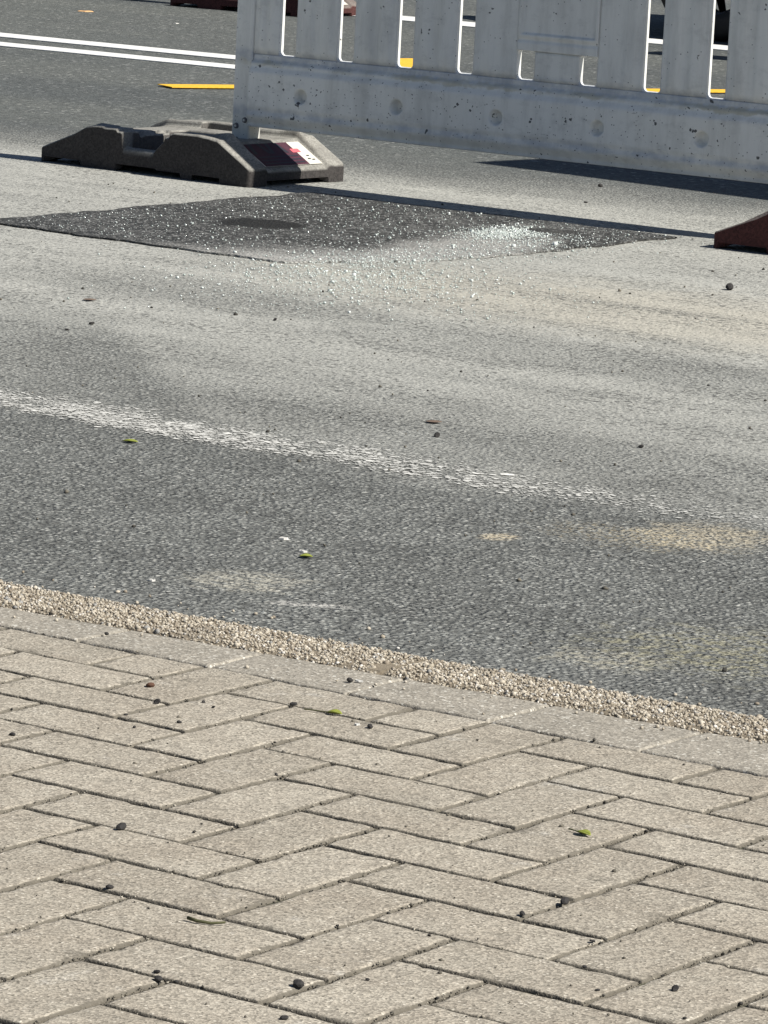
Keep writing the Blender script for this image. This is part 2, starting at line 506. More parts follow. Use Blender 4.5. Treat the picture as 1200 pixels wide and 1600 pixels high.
MAT = dict(
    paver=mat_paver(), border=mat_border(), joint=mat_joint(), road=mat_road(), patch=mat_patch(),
    white=mat_paint('white_road_paint', (0.72, 0.72, 0.70)), yellow=mat_paint('yellow_road_paint', (0.80, 0.47, 0.045), 0.15),
    flake=mat_flake(), pebble=mat_pebble(), kerb=mat_kerb(), plastic=mat_plastic(),
    rubber=mat_rubber('recycled_rubber', (0.030, 0.027, 0.026), (0.055, 0.05, 0.048)),
    rubber_red=mat_rubber('reddish_rubber', (0.042, 0.014, 0.013), (0.085, 0.03, 0.027), 0.5),
    label=mat_plain('label_white', (0.55, 0.53, 0.47), 0.6, 0.3, 0.25, 45), label_red=mat_plain('label_maroon_shade', (0.06, 0.022, 0.034), 0.6, 0.3, 0.5, 60),
    label_red2=mat_plain('label_bright_red', (0.62, 0.12, 0.14), 0.5),
    label_dark=mat_plain('label_dark', (0.02, 0.022, 0.03), 0.5),
    glass=mat_island('crumbled_safety_glass', (0.55, 0.62, 0.58), (0.86, 0.90, 0.87), 0.12, 0.6, **{'Transmission Weight': 0.25}),
    grit=mat_island('dark_grit', (0.025, 0.024, 0.022), (0.16, 0.145, 0.115)),
    sand=mat_island('sand_grains', (0.12, 0.105, 0.08), (0.5, 0.46, 0.38)),
    tar=mat_plain('tarry_crumb', (0.030, 0.028, 0.027), 0.8, 0.3, 0.5, 200),
    brown=mat_plain('brown_crumb', (0.10, 0.055, 0.038), 0.9, 0.2, 0.4, 200),
    leaf=mat_plain('green_leaf', (0.22, 0.25, 0.045), 0.55, 0.4, 0.35, 150),
    dryleaf=mat_plain('dry_leaf', (0.15, 0.11, 0.085), 0.8, 0.2, 0.35, 150),
    twig=mat_plain('twig_bark', (0.085, 0.085, 0.045), 0.9, 0.2, 0.3, 150),
    paper=mat_plain('white_chip', (0.50, 0.49, 0.46), 0.8, 0.3, 0.15, 90),
    orange=mat_plain('orange_scrap', (0.62, 0.38, 0.18), 0.7, 0.3, 0.3, 90),
    steel=mat_plain('dull_bolt_steel', (0.10, 0.10, 0.11), 0.4, 0.5, 0.3, 90),
    tyre=mat_plain('tyre_rubber', (0.018, 0.018, 0.018), 0.75, 0.3, 0.3, 40),
    rim=mat_plain('alloy_rim', (0.55, 0.56, 0.58), 0.25, 0.5, 0.1, 30, **{'Metallic': 0.9}),
    carpaint=mat_plain('dark_car_paint', (0.012, 0.013, 0.016), 0.22, 0.6, 0.2, 5, **{'Coat Weight': 0.8}),
    carglass=mat_plain('car_glass', (0.012, 0.014, 0.016), 0.05, 0.6, 0.1, 5),
    lamp=mat_plain('lamp_lens', (0.7, 0.7, 0.7), 0.1, 0.6, 0.1, 5),
    caster_sheet=mat_plain('shadow_caster_sheet', (0.55, 0.56, 0.56), 0.5, 0.4, 0.15, 4),
    redref=mat_plain('red_reflective', (0.55, 0.03, 0.03), 0.4, 0.4, 0.1, 20),
)


# ------------------------------------------------------------------ object helpers
def tag(o, label=None, cat=None, group=None, kind=None):
    if label: o['label'] = label
    if cat: o['category'] = cat
    if group: o['group'] = group
    if kind: o['kind'] = kind
    return o


def link(name, me, mat=None, parent=None, smooth=False):
    if mat is not None and not me.materials:
        me.materials.append(mat)
    if smooth:
        me.polygons.foreach_set('use_smooth', [True] * len(me.polygons))
    o = bpy.data.objects.new(name, me)
    COL.objects.link(o)
    if parent is not None:
        o.parent = parent
    return o


def mesh_py(name, verts, faces):
    me = bpy.data.meshes.new(name)
    me.from_pydata([tuple(v) for v in verts], [], [tuple(f) for f in faces])
    me.update()
    return me


def mesh_np(name, V, F):
    """V (n,3) array, F (m,k) array, all faces the same size"""
    me = bpy.data.meshes.new(name)
    V = np.ascontiguousarray(V, dtype=np.float32)
    F = np.ascontiguousarray(F, dtype=np.int32)
    k = F.shape[1]
    me.vertices.add(len(V)); me.vertices.foreach_set('co', V.ravel())
    me.loops.add(F.size); me.loops.foreach_set('vertex_index', F.ravel())
    me.polygons.add(len(F))
    me.polygons.foreach_set('loop_start', np.arange(0, F.size, k, dtype=np.int32))
    me.polygons.foreach_set('loop_total', np.full(len(F), k, dtype=np.int32))
    me.update(calc_edges=True)
    me.validate()
    return me


def bm_mesh(name, bm):
    bmesh.ops.recalc_face_normals(bm, faces=bm.faces)
    me = bpy.data.meshes.new(name)
    bm.to_mesh(me); bm.free()
    return me


def box_bm(bm, x0, x1, y0, y1, z0, z1, bev=0.0, seg=2):
    r = bmesh.ops.create_cube(bm, size=1.0)
    for v in r['verts']:
        v.co.x = x0 if v.co.x < 0 else x1
        v.co.y = y0 if v.co.y < 0 else y1
        v.co.z = z0 if v.co.z < 0 else z1
    if bev > 0:
        es = list({e for v in r['verts'] for e in v.link_edges})
        bmesh.ops.bevel(bm, geom=es, offset=bev, segments=seg, affect='EDGES', profile=0.5)


def box(name, x0, x1, y0, y1, z0, z1, mat, parent=None, bev=0.0, seg=2):
    bm = bmesh.new()
    box_bm(bm, x0, x1, y0, y1, z0, z1, bev, seg)
    return link(name, bm_mesh(name, bm), mat, parent)


def sheet(name, pts, z, mat, parent=None, thick=0.0):
    """flat ground sheet from an outline, with real thickness"""
    n = len(pts)
    V = [(p[0], p[1], z) for p in pts]
    F = [tuple(range(n))]
    if thick > 0:
        V += [(p[0], p[1], z - thick) for p in pts]
        F += [(i, i + n, (i + 1) % n + n, (i + 1) % n) for i in range(n)]
    me = mesh_py(name, V, F)
    bm = bmesh.new(); bm.from_mesh(me)
    bmesh.ops.recalc_face_normals(bm, faces=bm.faces)
    if bm.faces[0].normal.z < 0 and thick == 0:
        bmesh.ops.reverse_faces(bm, faces=bm.faces)
    bm.to_mesh(me); bm.free()
    return link(name, me, mat, parent)


def rough_outline(pts, step, amp, seed):
    r = np.random.default_rng(seed)
    out = []
    n = len(pts)
    for i in range(n):
        a = np.array(pts[i]); b = np.array(pts[(i + 1) % n])
        L = np.linalg.norm(b - a); k = max(2, int(L / step))
        nrm = np.array([-(b - a)[1], (b - a)[0]]) / L
        off = np.convolve(r.normal(0, 1, k + 6), np.ones(4) / 4, 'same')[:k] * amp
        for j in range(k):
            out.append(tuple(a + (b - a) * j / k + nrm * off[j]))
    return out


OCT_V = np.array([(1, 0, 0), (-1, 0, 0), (0, 1, 0), (0, -1, 0), (0, 0, 1), (0, 0, -1)], float)
OCT_F = np.array([(0, 2, 4), (2, 1, 4), (1, 3, 4), (3, 0, 4), (2, 0, 5), (1, 2, 5), (3, 1, 5), (0, 3, 5)])
CUB_V = np.array([(-1, -1, -1), (1, -1, -1), (1, 1, -1), (-1, 1, -1), (-1, -1, 1), (1, -1, 1), (1, 1, 1), (-1, 1, 1)], float)
CUB_F = np.array([(0, 3, 2, 1), (4, 5, 6, 7), (0, 1, 5, 4), (1, 2, 6, 5), (2, 3, 7, 6), (3, 0, 4, 7)])


def ico():
    bm = bmesh.new()
    bmesh.ops.create_icosphere(bm, subdivisions=1, radius=1.0)
    V = np.array([v.co[:] for v in bm.verts]); F = np.array([[v.index for v in f.verts] for f in bm.faces])
    bm.free()
    return V, F


ICO_V, ICO_F = ico()


def scatter(name, P, R, tv, tf, squash=0.6, jit=0.25, mat=None, parent=None, smooth=False, tilt=0.5):
    """one mesh of many small pieces: P centres (n,3), R radii (n,)"""
    n = len(P)
    a = rng.uniform(0, 2 * np.pi, n)
    sx, sy, sz = rng.uniform(0.65, 1.25, n), rng.uniform(0.65, 1.15, n), rng.uniform(0.75, 1.2, n) * squash
    loc = tv[None] * np.stack([sx, sy, sz], 1)[:, None, :] * R[:, None, None]
    loc = loc * (1 + rng.normal(0, jit, (n, len(tv), 1)) * 0.6)
    tx = rng.normal(0, tilt, n)
    cy, sy_ = np.cos(tx), np.sin(tx)
    yy = loc[..., 1] * cy[:, None] - loc[..., 2] * sy_[:, None]
    zz = loc[..., 1] * sy_[:, None] + loc[..., 2] * cy[:, None]
    ca, sa = np.cos(a), np.sin(a)
    X = loc[..., 0] * ca[:, None] - yy * sa[:, None]
    Y = loc[..., 0] * sa[:, None] + yy * ca[:, None]
    V = np.stack([X, Y, zz], -1) + P[:, None, :]
    F = tf[None] + (np.arange(n) * len(tv))[:, None, None]
    me = mesh_np(name, V.reshape(-1, 3), F.reshape(-1, tf.shape[1]))
    return link(name, me, mat, parent, smooth)


# ------------------------------------------------------------------ ground, road, markings
CELL = 0.1125
YK = 7 * CELL                      # joint between herringbone field and border course


def kerb_near(x): return 0.924 + 0.050 * (x + 0.2)
def kerb_far(x): return 1.052 + 0.033 * (x + 0.2)


ground = sheet('ground', [(-400, -400), (400, -400), (400, 400), (-400, 400)], -0.25, MAT['joint'])
tag(ground, 'bare earth far below the paving', None, None, 'structure')
road = sheet('road', [(-90, kerb_near(-90) + 0.07), (90, kerb_near(90) + 0.07), (150, 120), (-150, 120)], 0.0, MAT['road'])
tag(road, 'grey weathered asphalt road, dusty in the closed lane', None, None, 'structure')

patch_pts = rough_outline([(-4.03, 4.67), (-3.08, 4.66), (-2.98, 4.80), (-2.90, 5.05), (-2.86, 5.40), (-2.85, 6.07), (-4.04, 6.09)], 0.02, 0.016, 5)
patch = sheet('asphalt_patch', patch_pts, 0.005, MAT['patch'], None, 0.004)
tag(patch, 'black square of newer asphalt strewn with glass crumbs', None, None, 'structure')


def stripe(name, x0, x1, y0a, y0b, w, mat, label, z=0.004):
    """long line from (x0,y0a) to (x1,y0b), slightly ragged edges"""
    pts = rough_outline([(x0, y0a), (x1, y0b), (x1, y0b + w), (x0, y0a + w)], 0.12, 0.006, int(abs(x0 * 10 + y0a * 7)) + 3)
    o = sheet(name, pts, z, mat, None, 0.003)
    return tag(o, label, None, None, 'structure')


stripe('white_line', -16, 3, 9.36, 10.02, 0.175, MAT['white'], 'nearer white line of the double centre line')
stripe('white_line', -16, 3, 9.795, 10.42, 0.195, MAT['white'], 'farther white line of the double centre line')
stripe('white_line', -20, 6, 13.06, 13.06, 0.29, MAT['white'], 'broad white lane line running past the parked car')


def yellow(name, a, b, w, label):
    a, b = np.array(a), np.array(b)
    d = (b - a) / np.linalg.norm(b - a); nn = np.array([-d[1], d[0]]) * w / 2
    o = sheet(name, rough_outline([tuple(a - nn), tuple(b - nn), tuple(b + nn), tuple(a + nn)], 0.08, 0.004, 9), 0.0075, MAT['yellow'], None, 0.003)
    return tag(o, label, None, None, 'structure')


yellow('yellow_line', (-6.57, 8.68), (-5.50, 10.97), 0.115, 'yellow temporary line slanting across the open lane')
o = sheet('yellow_line', rough_outline([(-7.11, 10.77), (-7.02, 11.05), (-6.63, 10.49), (-6.80, 10.28)], 0.05, 0.004, 4), 0.0075, MAT['yellow'], None, 0.003)
tag(o, 'short yellow block mark behind the third gap of the white barrier', None, None, 'structure')

# worn white edge line: thousands of separate paint flakes left on the stones
NF = 42000
fx = rng.uniform(-3.2, 0.6, NF)
keep = rng.uniform(0, 1, NF) < np.interp(fx, [-3.2, -1.7, -1.0, -0.6, -0.2], [0.85, 0.8, 0.38, 0.12, 0.0])
fx = fx[keep]
edge = 2.325 + 0.012 * np.sin(fx * 9) + 0.01 * np.sin(fx * 23)
fy = edge + (rng.beta(1.7, 2.4, len(fx)) - 0.1 + rng.normal(0, 0.05, len(fx))) * np.interp(fx, [-3.2, -1.6, -0.3], [0.26, 0.22, 0.17])
ncl = 900
cx_, cy_ = rng.uniform(-3.2, 0.6, ncl), rng.uniform(2.30, 2.58, ncl)
cr_ = rng.uniform(0.008, 0.04, ncl)
dens = np.zeros(len(fx))
for a_, b_, r_q in zip(cx_, cy_, cr_):
    dens += np.exp(-(((fx - a_) / (r_q * 1.3)) ** 2 + ((fy - b_) / r_q) ** 2))
k2 = rng.uniform(0, 1, len(fx)) < np.clip(dens, 0, 1.2) * 0.62 + 0.05
fx, fy = fx[k2], fy[k2]
n = len(fx)
ang = np.linspace(0, 2 * np.pi, 6, endpoint=False)
rr = rng.uniform(0.55, 1.3, (n, 6)) * rng.lognormal(math.log(0.0021), 0.5, n)[:, None]
fV = np.stack([fx[:, None] + np.cos(ang) * rr * 1.25, fy[:, None] + np.sin(ang) * rr, np.full((n, 6), 0.0) + 0.0008 + rng.uniform(0, 0.0008, (n, 1))], -1).reshape(-1, 3)
me = mesh_np('worn_edge_line', fV, np.arange(n * 6).reshape(n, 6))
o = link('worn_edge_line', me, MAT['flake'])
tag(o, 'worn white edge line broken into flakes of paint', None, None, 'structure')

# ------------------------------------------------------------------ pavement
pavement = sheet('pavement', [(-90, -60), (90, -60), (90, kerb_near(90) + 0.03), (-90, kerb_near(-90) + 0.03)], -0.0044, MAT['joint'])
# keep the dirt bed of the joints above the road sheet's edge
tag(pavement, 'beige concrete herringbone pavement', None, None, 'structure')
road_edge = None


def paver_mesh(name, L, W, seed, mat, chips=3):
    """one concrete paver: rounded, slightly crumbled arrises, top at z=0"""
    r = np.random.default_rng(seed)
    us = [0, 0.0005, 0.0013, 0.0026, 0.006]
    prof = [-0.0070, -0.0034, -0.0013, -0.0004, 0.0]
    def axis(S):
        k = max(4, int(S / 0.0075))
        mid = np.linspace(us[-1], S - us[-1], k)
        return np.concatenate([us[:-1], mid, [S - u for u in us[:-1]][::-1]])
    xs, ys = axis(L), axis(W)
    X, Y = np.meshgrid(xs, ys, indexing='ij')
    def sm_noise(step):
        gx, gy = int(L / step) + 3, int(W / step) + 3
        g = r.normal(0, 1, (gx, gy))
        fx_, fy_ = X / step, Y / step
        i, j = fx_.astype(int), fy_.astype(int); a, b = fx_ - i, fy_ - j
        a, b = a * a * (3 - 2 * a), b * b * (3 - 2 * b)
        return (g[i, j] * (1 - a) * (1 - b) + g[i + 1, j] * a * (1 - b) + g[i, j + 1] * (1 - a) * b + g[i + 1, j + 1] * a * b)
    d = np.minimum(np.minimum(X, L - X), np.minimum(Y, W - Y))
    wear = 1.0 + 0.28 * sm_noise(0.025) + 0.16 * sm_noise(0.008)
    Z = np.interp(d / np.clip(wear, 0.45, 2.2), us, prof)
    for _ in range(chips):                       # broken corners and edges
        t = r.uniform(0, 1); e = r.integers(0, 4)
        cx, cy = [(t * L, 0), (t * L, W), (0, t * W), (L, t * W)][e]
        q = np.hypot(X - cx, Y - cy); rad = r.uniform(0.004, 0.009)
        Z = Z - np.clip(1 - q / rad, 0, 1) * r.uniform(0.001, 0.003)
    Z += 0.00035 * sm_noise(0.03)
    jx, jy = sm_noise(0.012) * 0.0006, sm_noise(0.012) * 0.0006
    edge = d < 0.004
    Xj, Yj = X + jx * edge, Y + jy * edge
    nx, ny = len(xs), len(ys)
    V = np.stack([Xj - L / 2, Yj - W / 2, Z], -1).reshape(-1, 3)
    idx = np.arange(nx * ny).reshape(nx, ny)
    F = np.stack([idx[:-1, :-1], idx[1:, :-1], idx[1:, 1:], idx[:-1, 1:]], -1).reshape(-1, 4)
    loop = np.concatenate([idx[:, 0], idx[-1, 1:], idx[-2::-1, -1], idx[0, -2:0:-1]])
    base = V[loop].copy(); base[:, 2] = -0.035
    b0 = len(V)
    nl = len(loop); i0 = np.arange(nl); i1 = (i0 + 1) % nl
    S = np.stack([loop[i0], b0 + i0, b0 + i1, loop[i1]], -1)
    me = mesh_np(name, np.vstack([V, base]), np.vstack([F, S]))
    me.materials.append(mat)
    me.polygons.foreach_set('use_smooth', [True] * len(me.polygons))
    return me


GAP = 0.0060
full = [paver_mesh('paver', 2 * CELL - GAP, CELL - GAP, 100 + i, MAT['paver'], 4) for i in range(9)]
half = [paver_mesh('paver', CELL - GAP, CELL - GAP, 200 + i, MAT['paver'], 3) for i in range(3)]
pr = np.random.default_rng(3)
bulk = []


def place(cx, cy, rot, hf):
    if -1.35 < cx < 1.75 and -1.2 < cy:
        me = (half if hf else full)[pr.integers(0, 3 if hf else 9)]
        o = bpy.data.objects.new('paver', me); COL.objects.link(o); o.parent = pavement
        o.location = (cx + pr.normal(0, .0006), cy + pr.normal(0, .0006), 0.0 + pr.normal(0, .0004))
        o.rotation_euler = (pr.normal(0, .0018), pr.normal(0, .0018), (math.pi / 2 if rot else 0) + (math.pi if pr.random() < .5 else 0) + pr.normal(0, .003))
    elif abs(cx) < 7 and cy > -6:
        lx, ly = (CELL, CELL) if hf else ((CELL, 2 * CELL) if rot else (2 * CELL, CELL))
        bulk.append((cx, cy, lx - GAP, ly - GAP))


for r_ in range(-7, 56):
    for m in range(-40, 40):
        u = r_ + 1 + 4 * m
        place((u + 1) * CELL, -(r_ + 0.5) * CELL, False, False)
        uv = r_ + 4 + 4 * m
        place((uv + 0.5) * CELL, -(r_ + 1) * CELL, True, False)
        if r_ == -7:
            uh = r_ + 3 + 4 * m
            place((uh + 0.5) * CELL, -(r_ + 0.5) * CELL, False, True)
B = np.array(bulk)
c = 0.004
bv = []
for (sx, sy, zz, ins) in [(-1, -1, -.03, 0), (1, -1, -.03, 0), (1, 1, -.03, 0), (-1, 1, -.03, 0), (-1, -1, -c, 0), (1, -1, -c, 0), (1, 1, -c, 0), (-1, 1, -c, 0), (-1, -1, 0, c), (1, -1, 0, c), (1, 1, 0, c), (-1, 1, 0, c)]:
    bv.append(np.stack([B[:, 0] + sx * (B[:, 2] / 2 - ins), B[:, 1] + sy * (B[:, 3] / 2 - ins), np.full(len(B), zz)], -1))
bv = np.stack(bv, 1)
bf = np.array([(8, 9, 10, 11)] + [(i, (i + 1) % 4, (i + 1) % 4 + 4, i + 4) for i in range(4)] + [(i + 4, (i + 1) % 4 + 4, (i + 1) % 4 + 8, i + 8) for i in range(4)])
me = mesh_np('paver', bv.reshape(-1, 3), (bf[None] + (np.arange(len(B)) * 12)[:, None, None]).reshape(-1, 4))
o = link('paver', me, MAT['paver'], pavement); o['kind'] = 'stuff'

# border course along the kerb: cut stretchers, joints every 22.5 cm
for k in range(-7, 8):
    x0 = -0.115 + 0.2225 * k - 0.0005; x1 = x0 + 0.2225
    g = 0.0035
    w0 = kerb_near((x0 + x1) / 2) - YK - 0.007
    if w0 < 0.03: w0 = 0.03
    me = paver_mesh('border_paver', x1 - x0 - g, w0, 300 + k, MAT['border'], 4)
    o = bpy.data.objects.new('border_paver', me); COL.objects.link(o); o.parent = pavement
    for v in me.vertices:                       # the stretchers are cut to follow the kerb
        v.co.y += 0.05 * v.co.x * (v.co.y / w0 + 0.5)
    o.location = ((x0 + x1) / 2, YK + 0.005 + w0 / 2, pr.normal(0, .0004) - 0.0003)
    o.rotation_euler = (pr.normal(0, .002), pr.normal(0, .002), 0)

# ------------------------------------------------------------------ kerb of washed pebble concrete
kerb = bpy.data.objects.new('kerb', None); COL.objects.link(kerb)
tag(kerb, 'flush kerb of cream washed pebble concrete between pavement and road', None, None, 'structure')
joints = [-7.16, -6.16, -5.16, -4.16, -3.16, -2.16, -1.16, -0.158, 0.842, 1.842, 2.842, 3.842, 4.842, 5.842]
for a, b in zip(joints[:-1], joints[1:]):
    a_, b_ = a + 0.003, b - 0.003
    V = []; F = []
    secs = 9
    for i in range(secs):
        x = a_ + (b_ - a_) * i / (secs - 1)
        y0, y1 = kerb_near(x), kerb_far(x)
        for (t, zz) in ((0, -0.05), (0, -0.0035), (0.06, 0.0015), (0.9, 0.0025), (1.0, -0.002), (1.03, -0.03)):
            V.append((x, y0 + (y1 - y0) * t, zz))
    for i in range(secs - 1):
        for j in range(5):
            F.append((i * 6 + j, i * 6 + j + 1, i * 6 + 6 + j + 1, i * 6 + 6 + j))
    F += [tuple(range(6)), tuple((secs - 1) * 6 + j for j in range(6))[::-1]]
    me = mesh_py('kerb_stone', V, F)
    bm = bmesh.new(); bm.from_mesh(me); bmesh.ops.recalc_face_normals(bm, faces=bm.faces); bm.to_mesh(me); bm.free()
    ks = link('kerb_stone', me, MAT['kerb'], kerb)
    if -2.2 < a < 1.9:
        L = b_ - a_
        fine_ = -1.3 < a < 0.8
        npb = int(L * 0.14 / ((0.0037 if fine_ else 0.0055) ** 2))
        px = rng.uniform(a_ + 0.002, b_ - 0.002, npb)
        t = rng.uniform(-0.015, 1.02, npb)
        t = t + 0.02 * np.sin(px * 40) * (t > 0.93)
        py = kerb_near(px) + (kerb_far(px) - kerb_near(px)) * t
        rad = rng.lognormal(math.log(0.0019 if fine_ else 0.003), 0.34, npb)
        pz = np.interp(t, [0, 0.08, 0.9, 1.02], [-0.002, 0.002, 0.003, -0.001]) + rng.normal(0, 0.0008, npb)
        # broken corner at the joint near the middle of the picture
        q = np.hypot(px + 0.15, (py - 0.955) * 1.0)
        pz -= np.clip(1 - q / 0.05, 0, 1) * 0.006 * (a < -0.5)
        ok = ~((a < -0.5) & (px > -0.178) & (rng.uniform(0, 1, npb) < 0.35))
        o = scatter('pebble_facing', np.stack([px, py, pz], -1)[ok], rad[ok], ICO_V, ICO_F, 0.75, 0.12, MAT['pebble'], ks, True, 0.7)
        o['kind'] = 'stuff'


sx_ = rng.uniform(-1.2, 1.0, 150)
sy_ = np.where(rng.uniform(0, 1, 150) < 0.55, kerb_far(sx_) + np.abs(rng.normal(0, 0.05, 150)), kerb_near(sx_) - np.abs(rng.normal(0, 0.05, 150)))
o = scatter('stray_pebbles', np.stack([sx_, sy_, np.full(150, 0.0015)], -1), rng.lognormal(math.log(0.0021), 0.35, 150), ICO_V, ICO_F, 0.75, 0.12, MAT['pebble'], None, True, 0.5)
tag(o, 'small pale pebbles strayed from the kerb onto road and pavers', 'pebbles', None, 'stuff')

# ------------------------------------------------------------------ grit in joints and on paving
def jit_line(n, horiz):
    pts = []
    for _ in range(n):
        if horiz:
            rr_ = pr.integers(-7, 8); m = pr.integers(-6, 6)
            u0 = rr_ + 4 * m; u = u0 + pr.uniform(0, 3)
            pts.append((u * CELL, -rr_ * CELL))
        else:
            rr_ = pr.integers(-7, 7); m = pr.integers(-6, 6)
            e = pr.integers(0, 2)
            u = rr_ + 4 * m + (4 if e else 5)
            pts.append((u * CELL, -(rr_ + pr.uniform(0, 1 if not e else 2)) * CELL))
    return np.array(pts)


J = np.vstack([jit_line(7000, True), jit_line(9000, False)])
J = J[(J[:, 0] > -1.2) & (J[:, 0] < 1.5)]
J += rng.normal(0, 0.0022, J.shape)
o = scatter('joint_grit', np.c_[J, -0.0044 + rng.uniform(0, 0.0040, len(J))], rng.lognormal(math.log(0.0012), 0.4, len(J)), OCT_V, OCT_F, 0.8, 0.2, MAT['grit'])
tag(o, 'dark grit lying in the joints of the paving', 'grit', None, 'stuff')
K = np.vstack([jit_line(2600, True), jit_line(4200, False)])
K = K[(K[:, 0] > -1.2) & (K[:, 0] < 1.5)] + 0
K += rng.normal(0, 0.005, K.shape)
o = scatter('sand_grains', np.c_[K, -0.004 + rng.uniform(0, 0.0045, len(K))], rng.lognormal(math.log(0.0010), 0.35, len(K)), OCT_V, OCT_F, 0.8, 0.2, MAT['sand'])
tag(o, 'pale sand grains spilled along the paving joints', 'sand', None, 'stuff')
# loose road grit
ng = 900
gx, gy = rng.uniform(-4.6, 0.9, ng), rng.uniform(1.15, 6.2, ng)
o = scatter('road_grit', np.c_[gx, gy, np.full(ng, 0.0018)], rng.lognormal(math.log(0.0022), 0.45, ng), OCT_V, OCT_F, 0.7, 0.25, MAT['grit'])
tag(o, 'small dark grit scattered over the closed lane', 'grit', None, 'stuff')
ng = 420
gx, gy = rng.uniform(-1.2, 1.3, ng), rng.uniform(-0.8, 0.8, ng)
o = scatter('pavement_grit', np.c_[gx, gy, np.full(ng, 0.001)], rng.lognormal(math.log(0.0013), 0.4, ng), OCT_V, OCT_F, 0.7, 0.25, MAT['grit'])
tag(o, 'fine dark specks of grit on the paver faces', 'grit', None, 'stuff')

# ------------------------------------------------------------------ crumbled safety glass
def gl(n, cx, cy, sx, sy, ang):
    a, b = rng.normal(0, sx, n), rng.normal(0, sy, n)
    c_, s_ = math.cos(ang), math.sin(ang)
    return np.c_[cx + a * c_ - b * s_, cy + a * s_ + b * c_]


G = np.vstack([
    gl(1900, -3.14, 5.72, 0.05, 0.085, 0.2),
    gl(700, -3.05, 5.62, 0.10, 0.13, 0.2),
    gl(1100, -2.93, 5.20, 0.075, 0.36, -0.1),
    gl(2800, -2.83, 4.62, 0.16, 0.26, 0.5),
    gl(900, -2.60, 4.35, 0.26, 0.26, 0.2),
    np.c_[rng.uniform(-4.0, -2.87, 1900), rng.uniform(4.7, 6.04, 1900)],
])
G = G[(G[:, 1] < 6.12)]
G = G[np.hypot(G[:, 0] + 3.61, G[:, 1] - 5.29) > 0.115]
G = G[np.hypot(G[:, 0] + 3.10, (G[:, 1] - 5.86) * 1.2) > 0.07]
inp = (G[:, 0] > -4.03) & (G[:, 0] < -2.85) & (G[:, 1] > 4.67) & (G[:, 1] < 6.07)
o = scatter('broken_glass', np.c_[G, np.where(inp, 0.0072, 0.0025)], rng.lognormal(np.log(np.where(rng.uniform(0, 1, len(G)) < 0.08, 0.0015, 0.00082)), 0.42, len(G)), CUB_V, CUB_F, 0.8, 0.12, MAT['glass'], None, False, 0.5)
tag(o, 'crumbs of greenish safety glass spilled over the black asphalt patch', 'broken glass', None, 'stuff')


# ------------------------------------------------------------------ plastic barrier
BX0, BX1, BY = -4.438, -2.318, 6.250      # left, right, front plane of the barrier
PITCH, SL0, SLW = 0.1985, -4.289, 0.0575  # slots
LX0 = BX0


def slab(xs, prof, th, name, mat, parent):
    """prism along z? no: cross section prof (x,y) extruded from z0 to z1"""
    pass


def front_grid(x0, x1, z0, z1, dx, dz, fun, back, name, parent, mat):
    """solid plate whose front face is y = fun(x,z) (negative = towards the viewer side) and flat back"""
    xs = np.linspace(x0, x1, max(2, int(round((x1 - x0) / dx)) + 1)); zs = np.linspace(z0, z1, max(2, int(round((z1 - z0) / dz)) + 1))
    X, Z = np.meshgrid(xs, zs, indexing='ij')
    Y = fun(X, Z)
    nx, nz = X.shape
    V = np.stack([X, Y, Z], -1).reshape(-1, 3)
    idx = np.arange(nx * nz).reshape(nx, nz)
    F = np.stack([idx[:-1, :-1], idx[1:, :-1], idx[1:, 1:], idx[:-1, 1:]], -1).reshape(-1, 4)
    loop = np.concatenate([idx[:, 0], idx[-1, 1:], idx[-2::-1, -1], idx[0, -2:0:-1]])
    bk = V[loop].copy(); bk[:, 1] = back
    b0 = len(V); nl = len(loop); i0 = np.arange(nl); i1 = (i0 + 1) % nl
    S = np.stack([loop[i0], b0 + i0, b0 + i1, loop[i1]], -1)
    Vb = np.vstack([V, bk])
    # back cap as a strip of quads between bottom and top rows
    bot = b0 + np.arange(nx); top = b0 + np.arange(nx - 1 + nz - 1, nx - 1 + nz - 1 + nx)[::-1]
    C = np.stack([bot[:-1], top[:-1], top[1:], bot[1:]], -1)
    me = mesh_np(name, Vb, np.vstack([F, S, C]))
    bm = bmesh.new(); bm.from_mesh(me); bmesh.ops.recalc_face_normals(bm, faces=bm.faces); bm.to_mesh(me); bm.free()
    me.polygons.foreach_set('use_smooth', [True] * len(F) + [False] * (len(me.polygons) - len(F)))
    return link(name, me, mat, parent)


def smst(v, a, b):
    t = np.clip((v - a) / (b - a), 0, 1)
    return t * t * (3 - 2 * t)


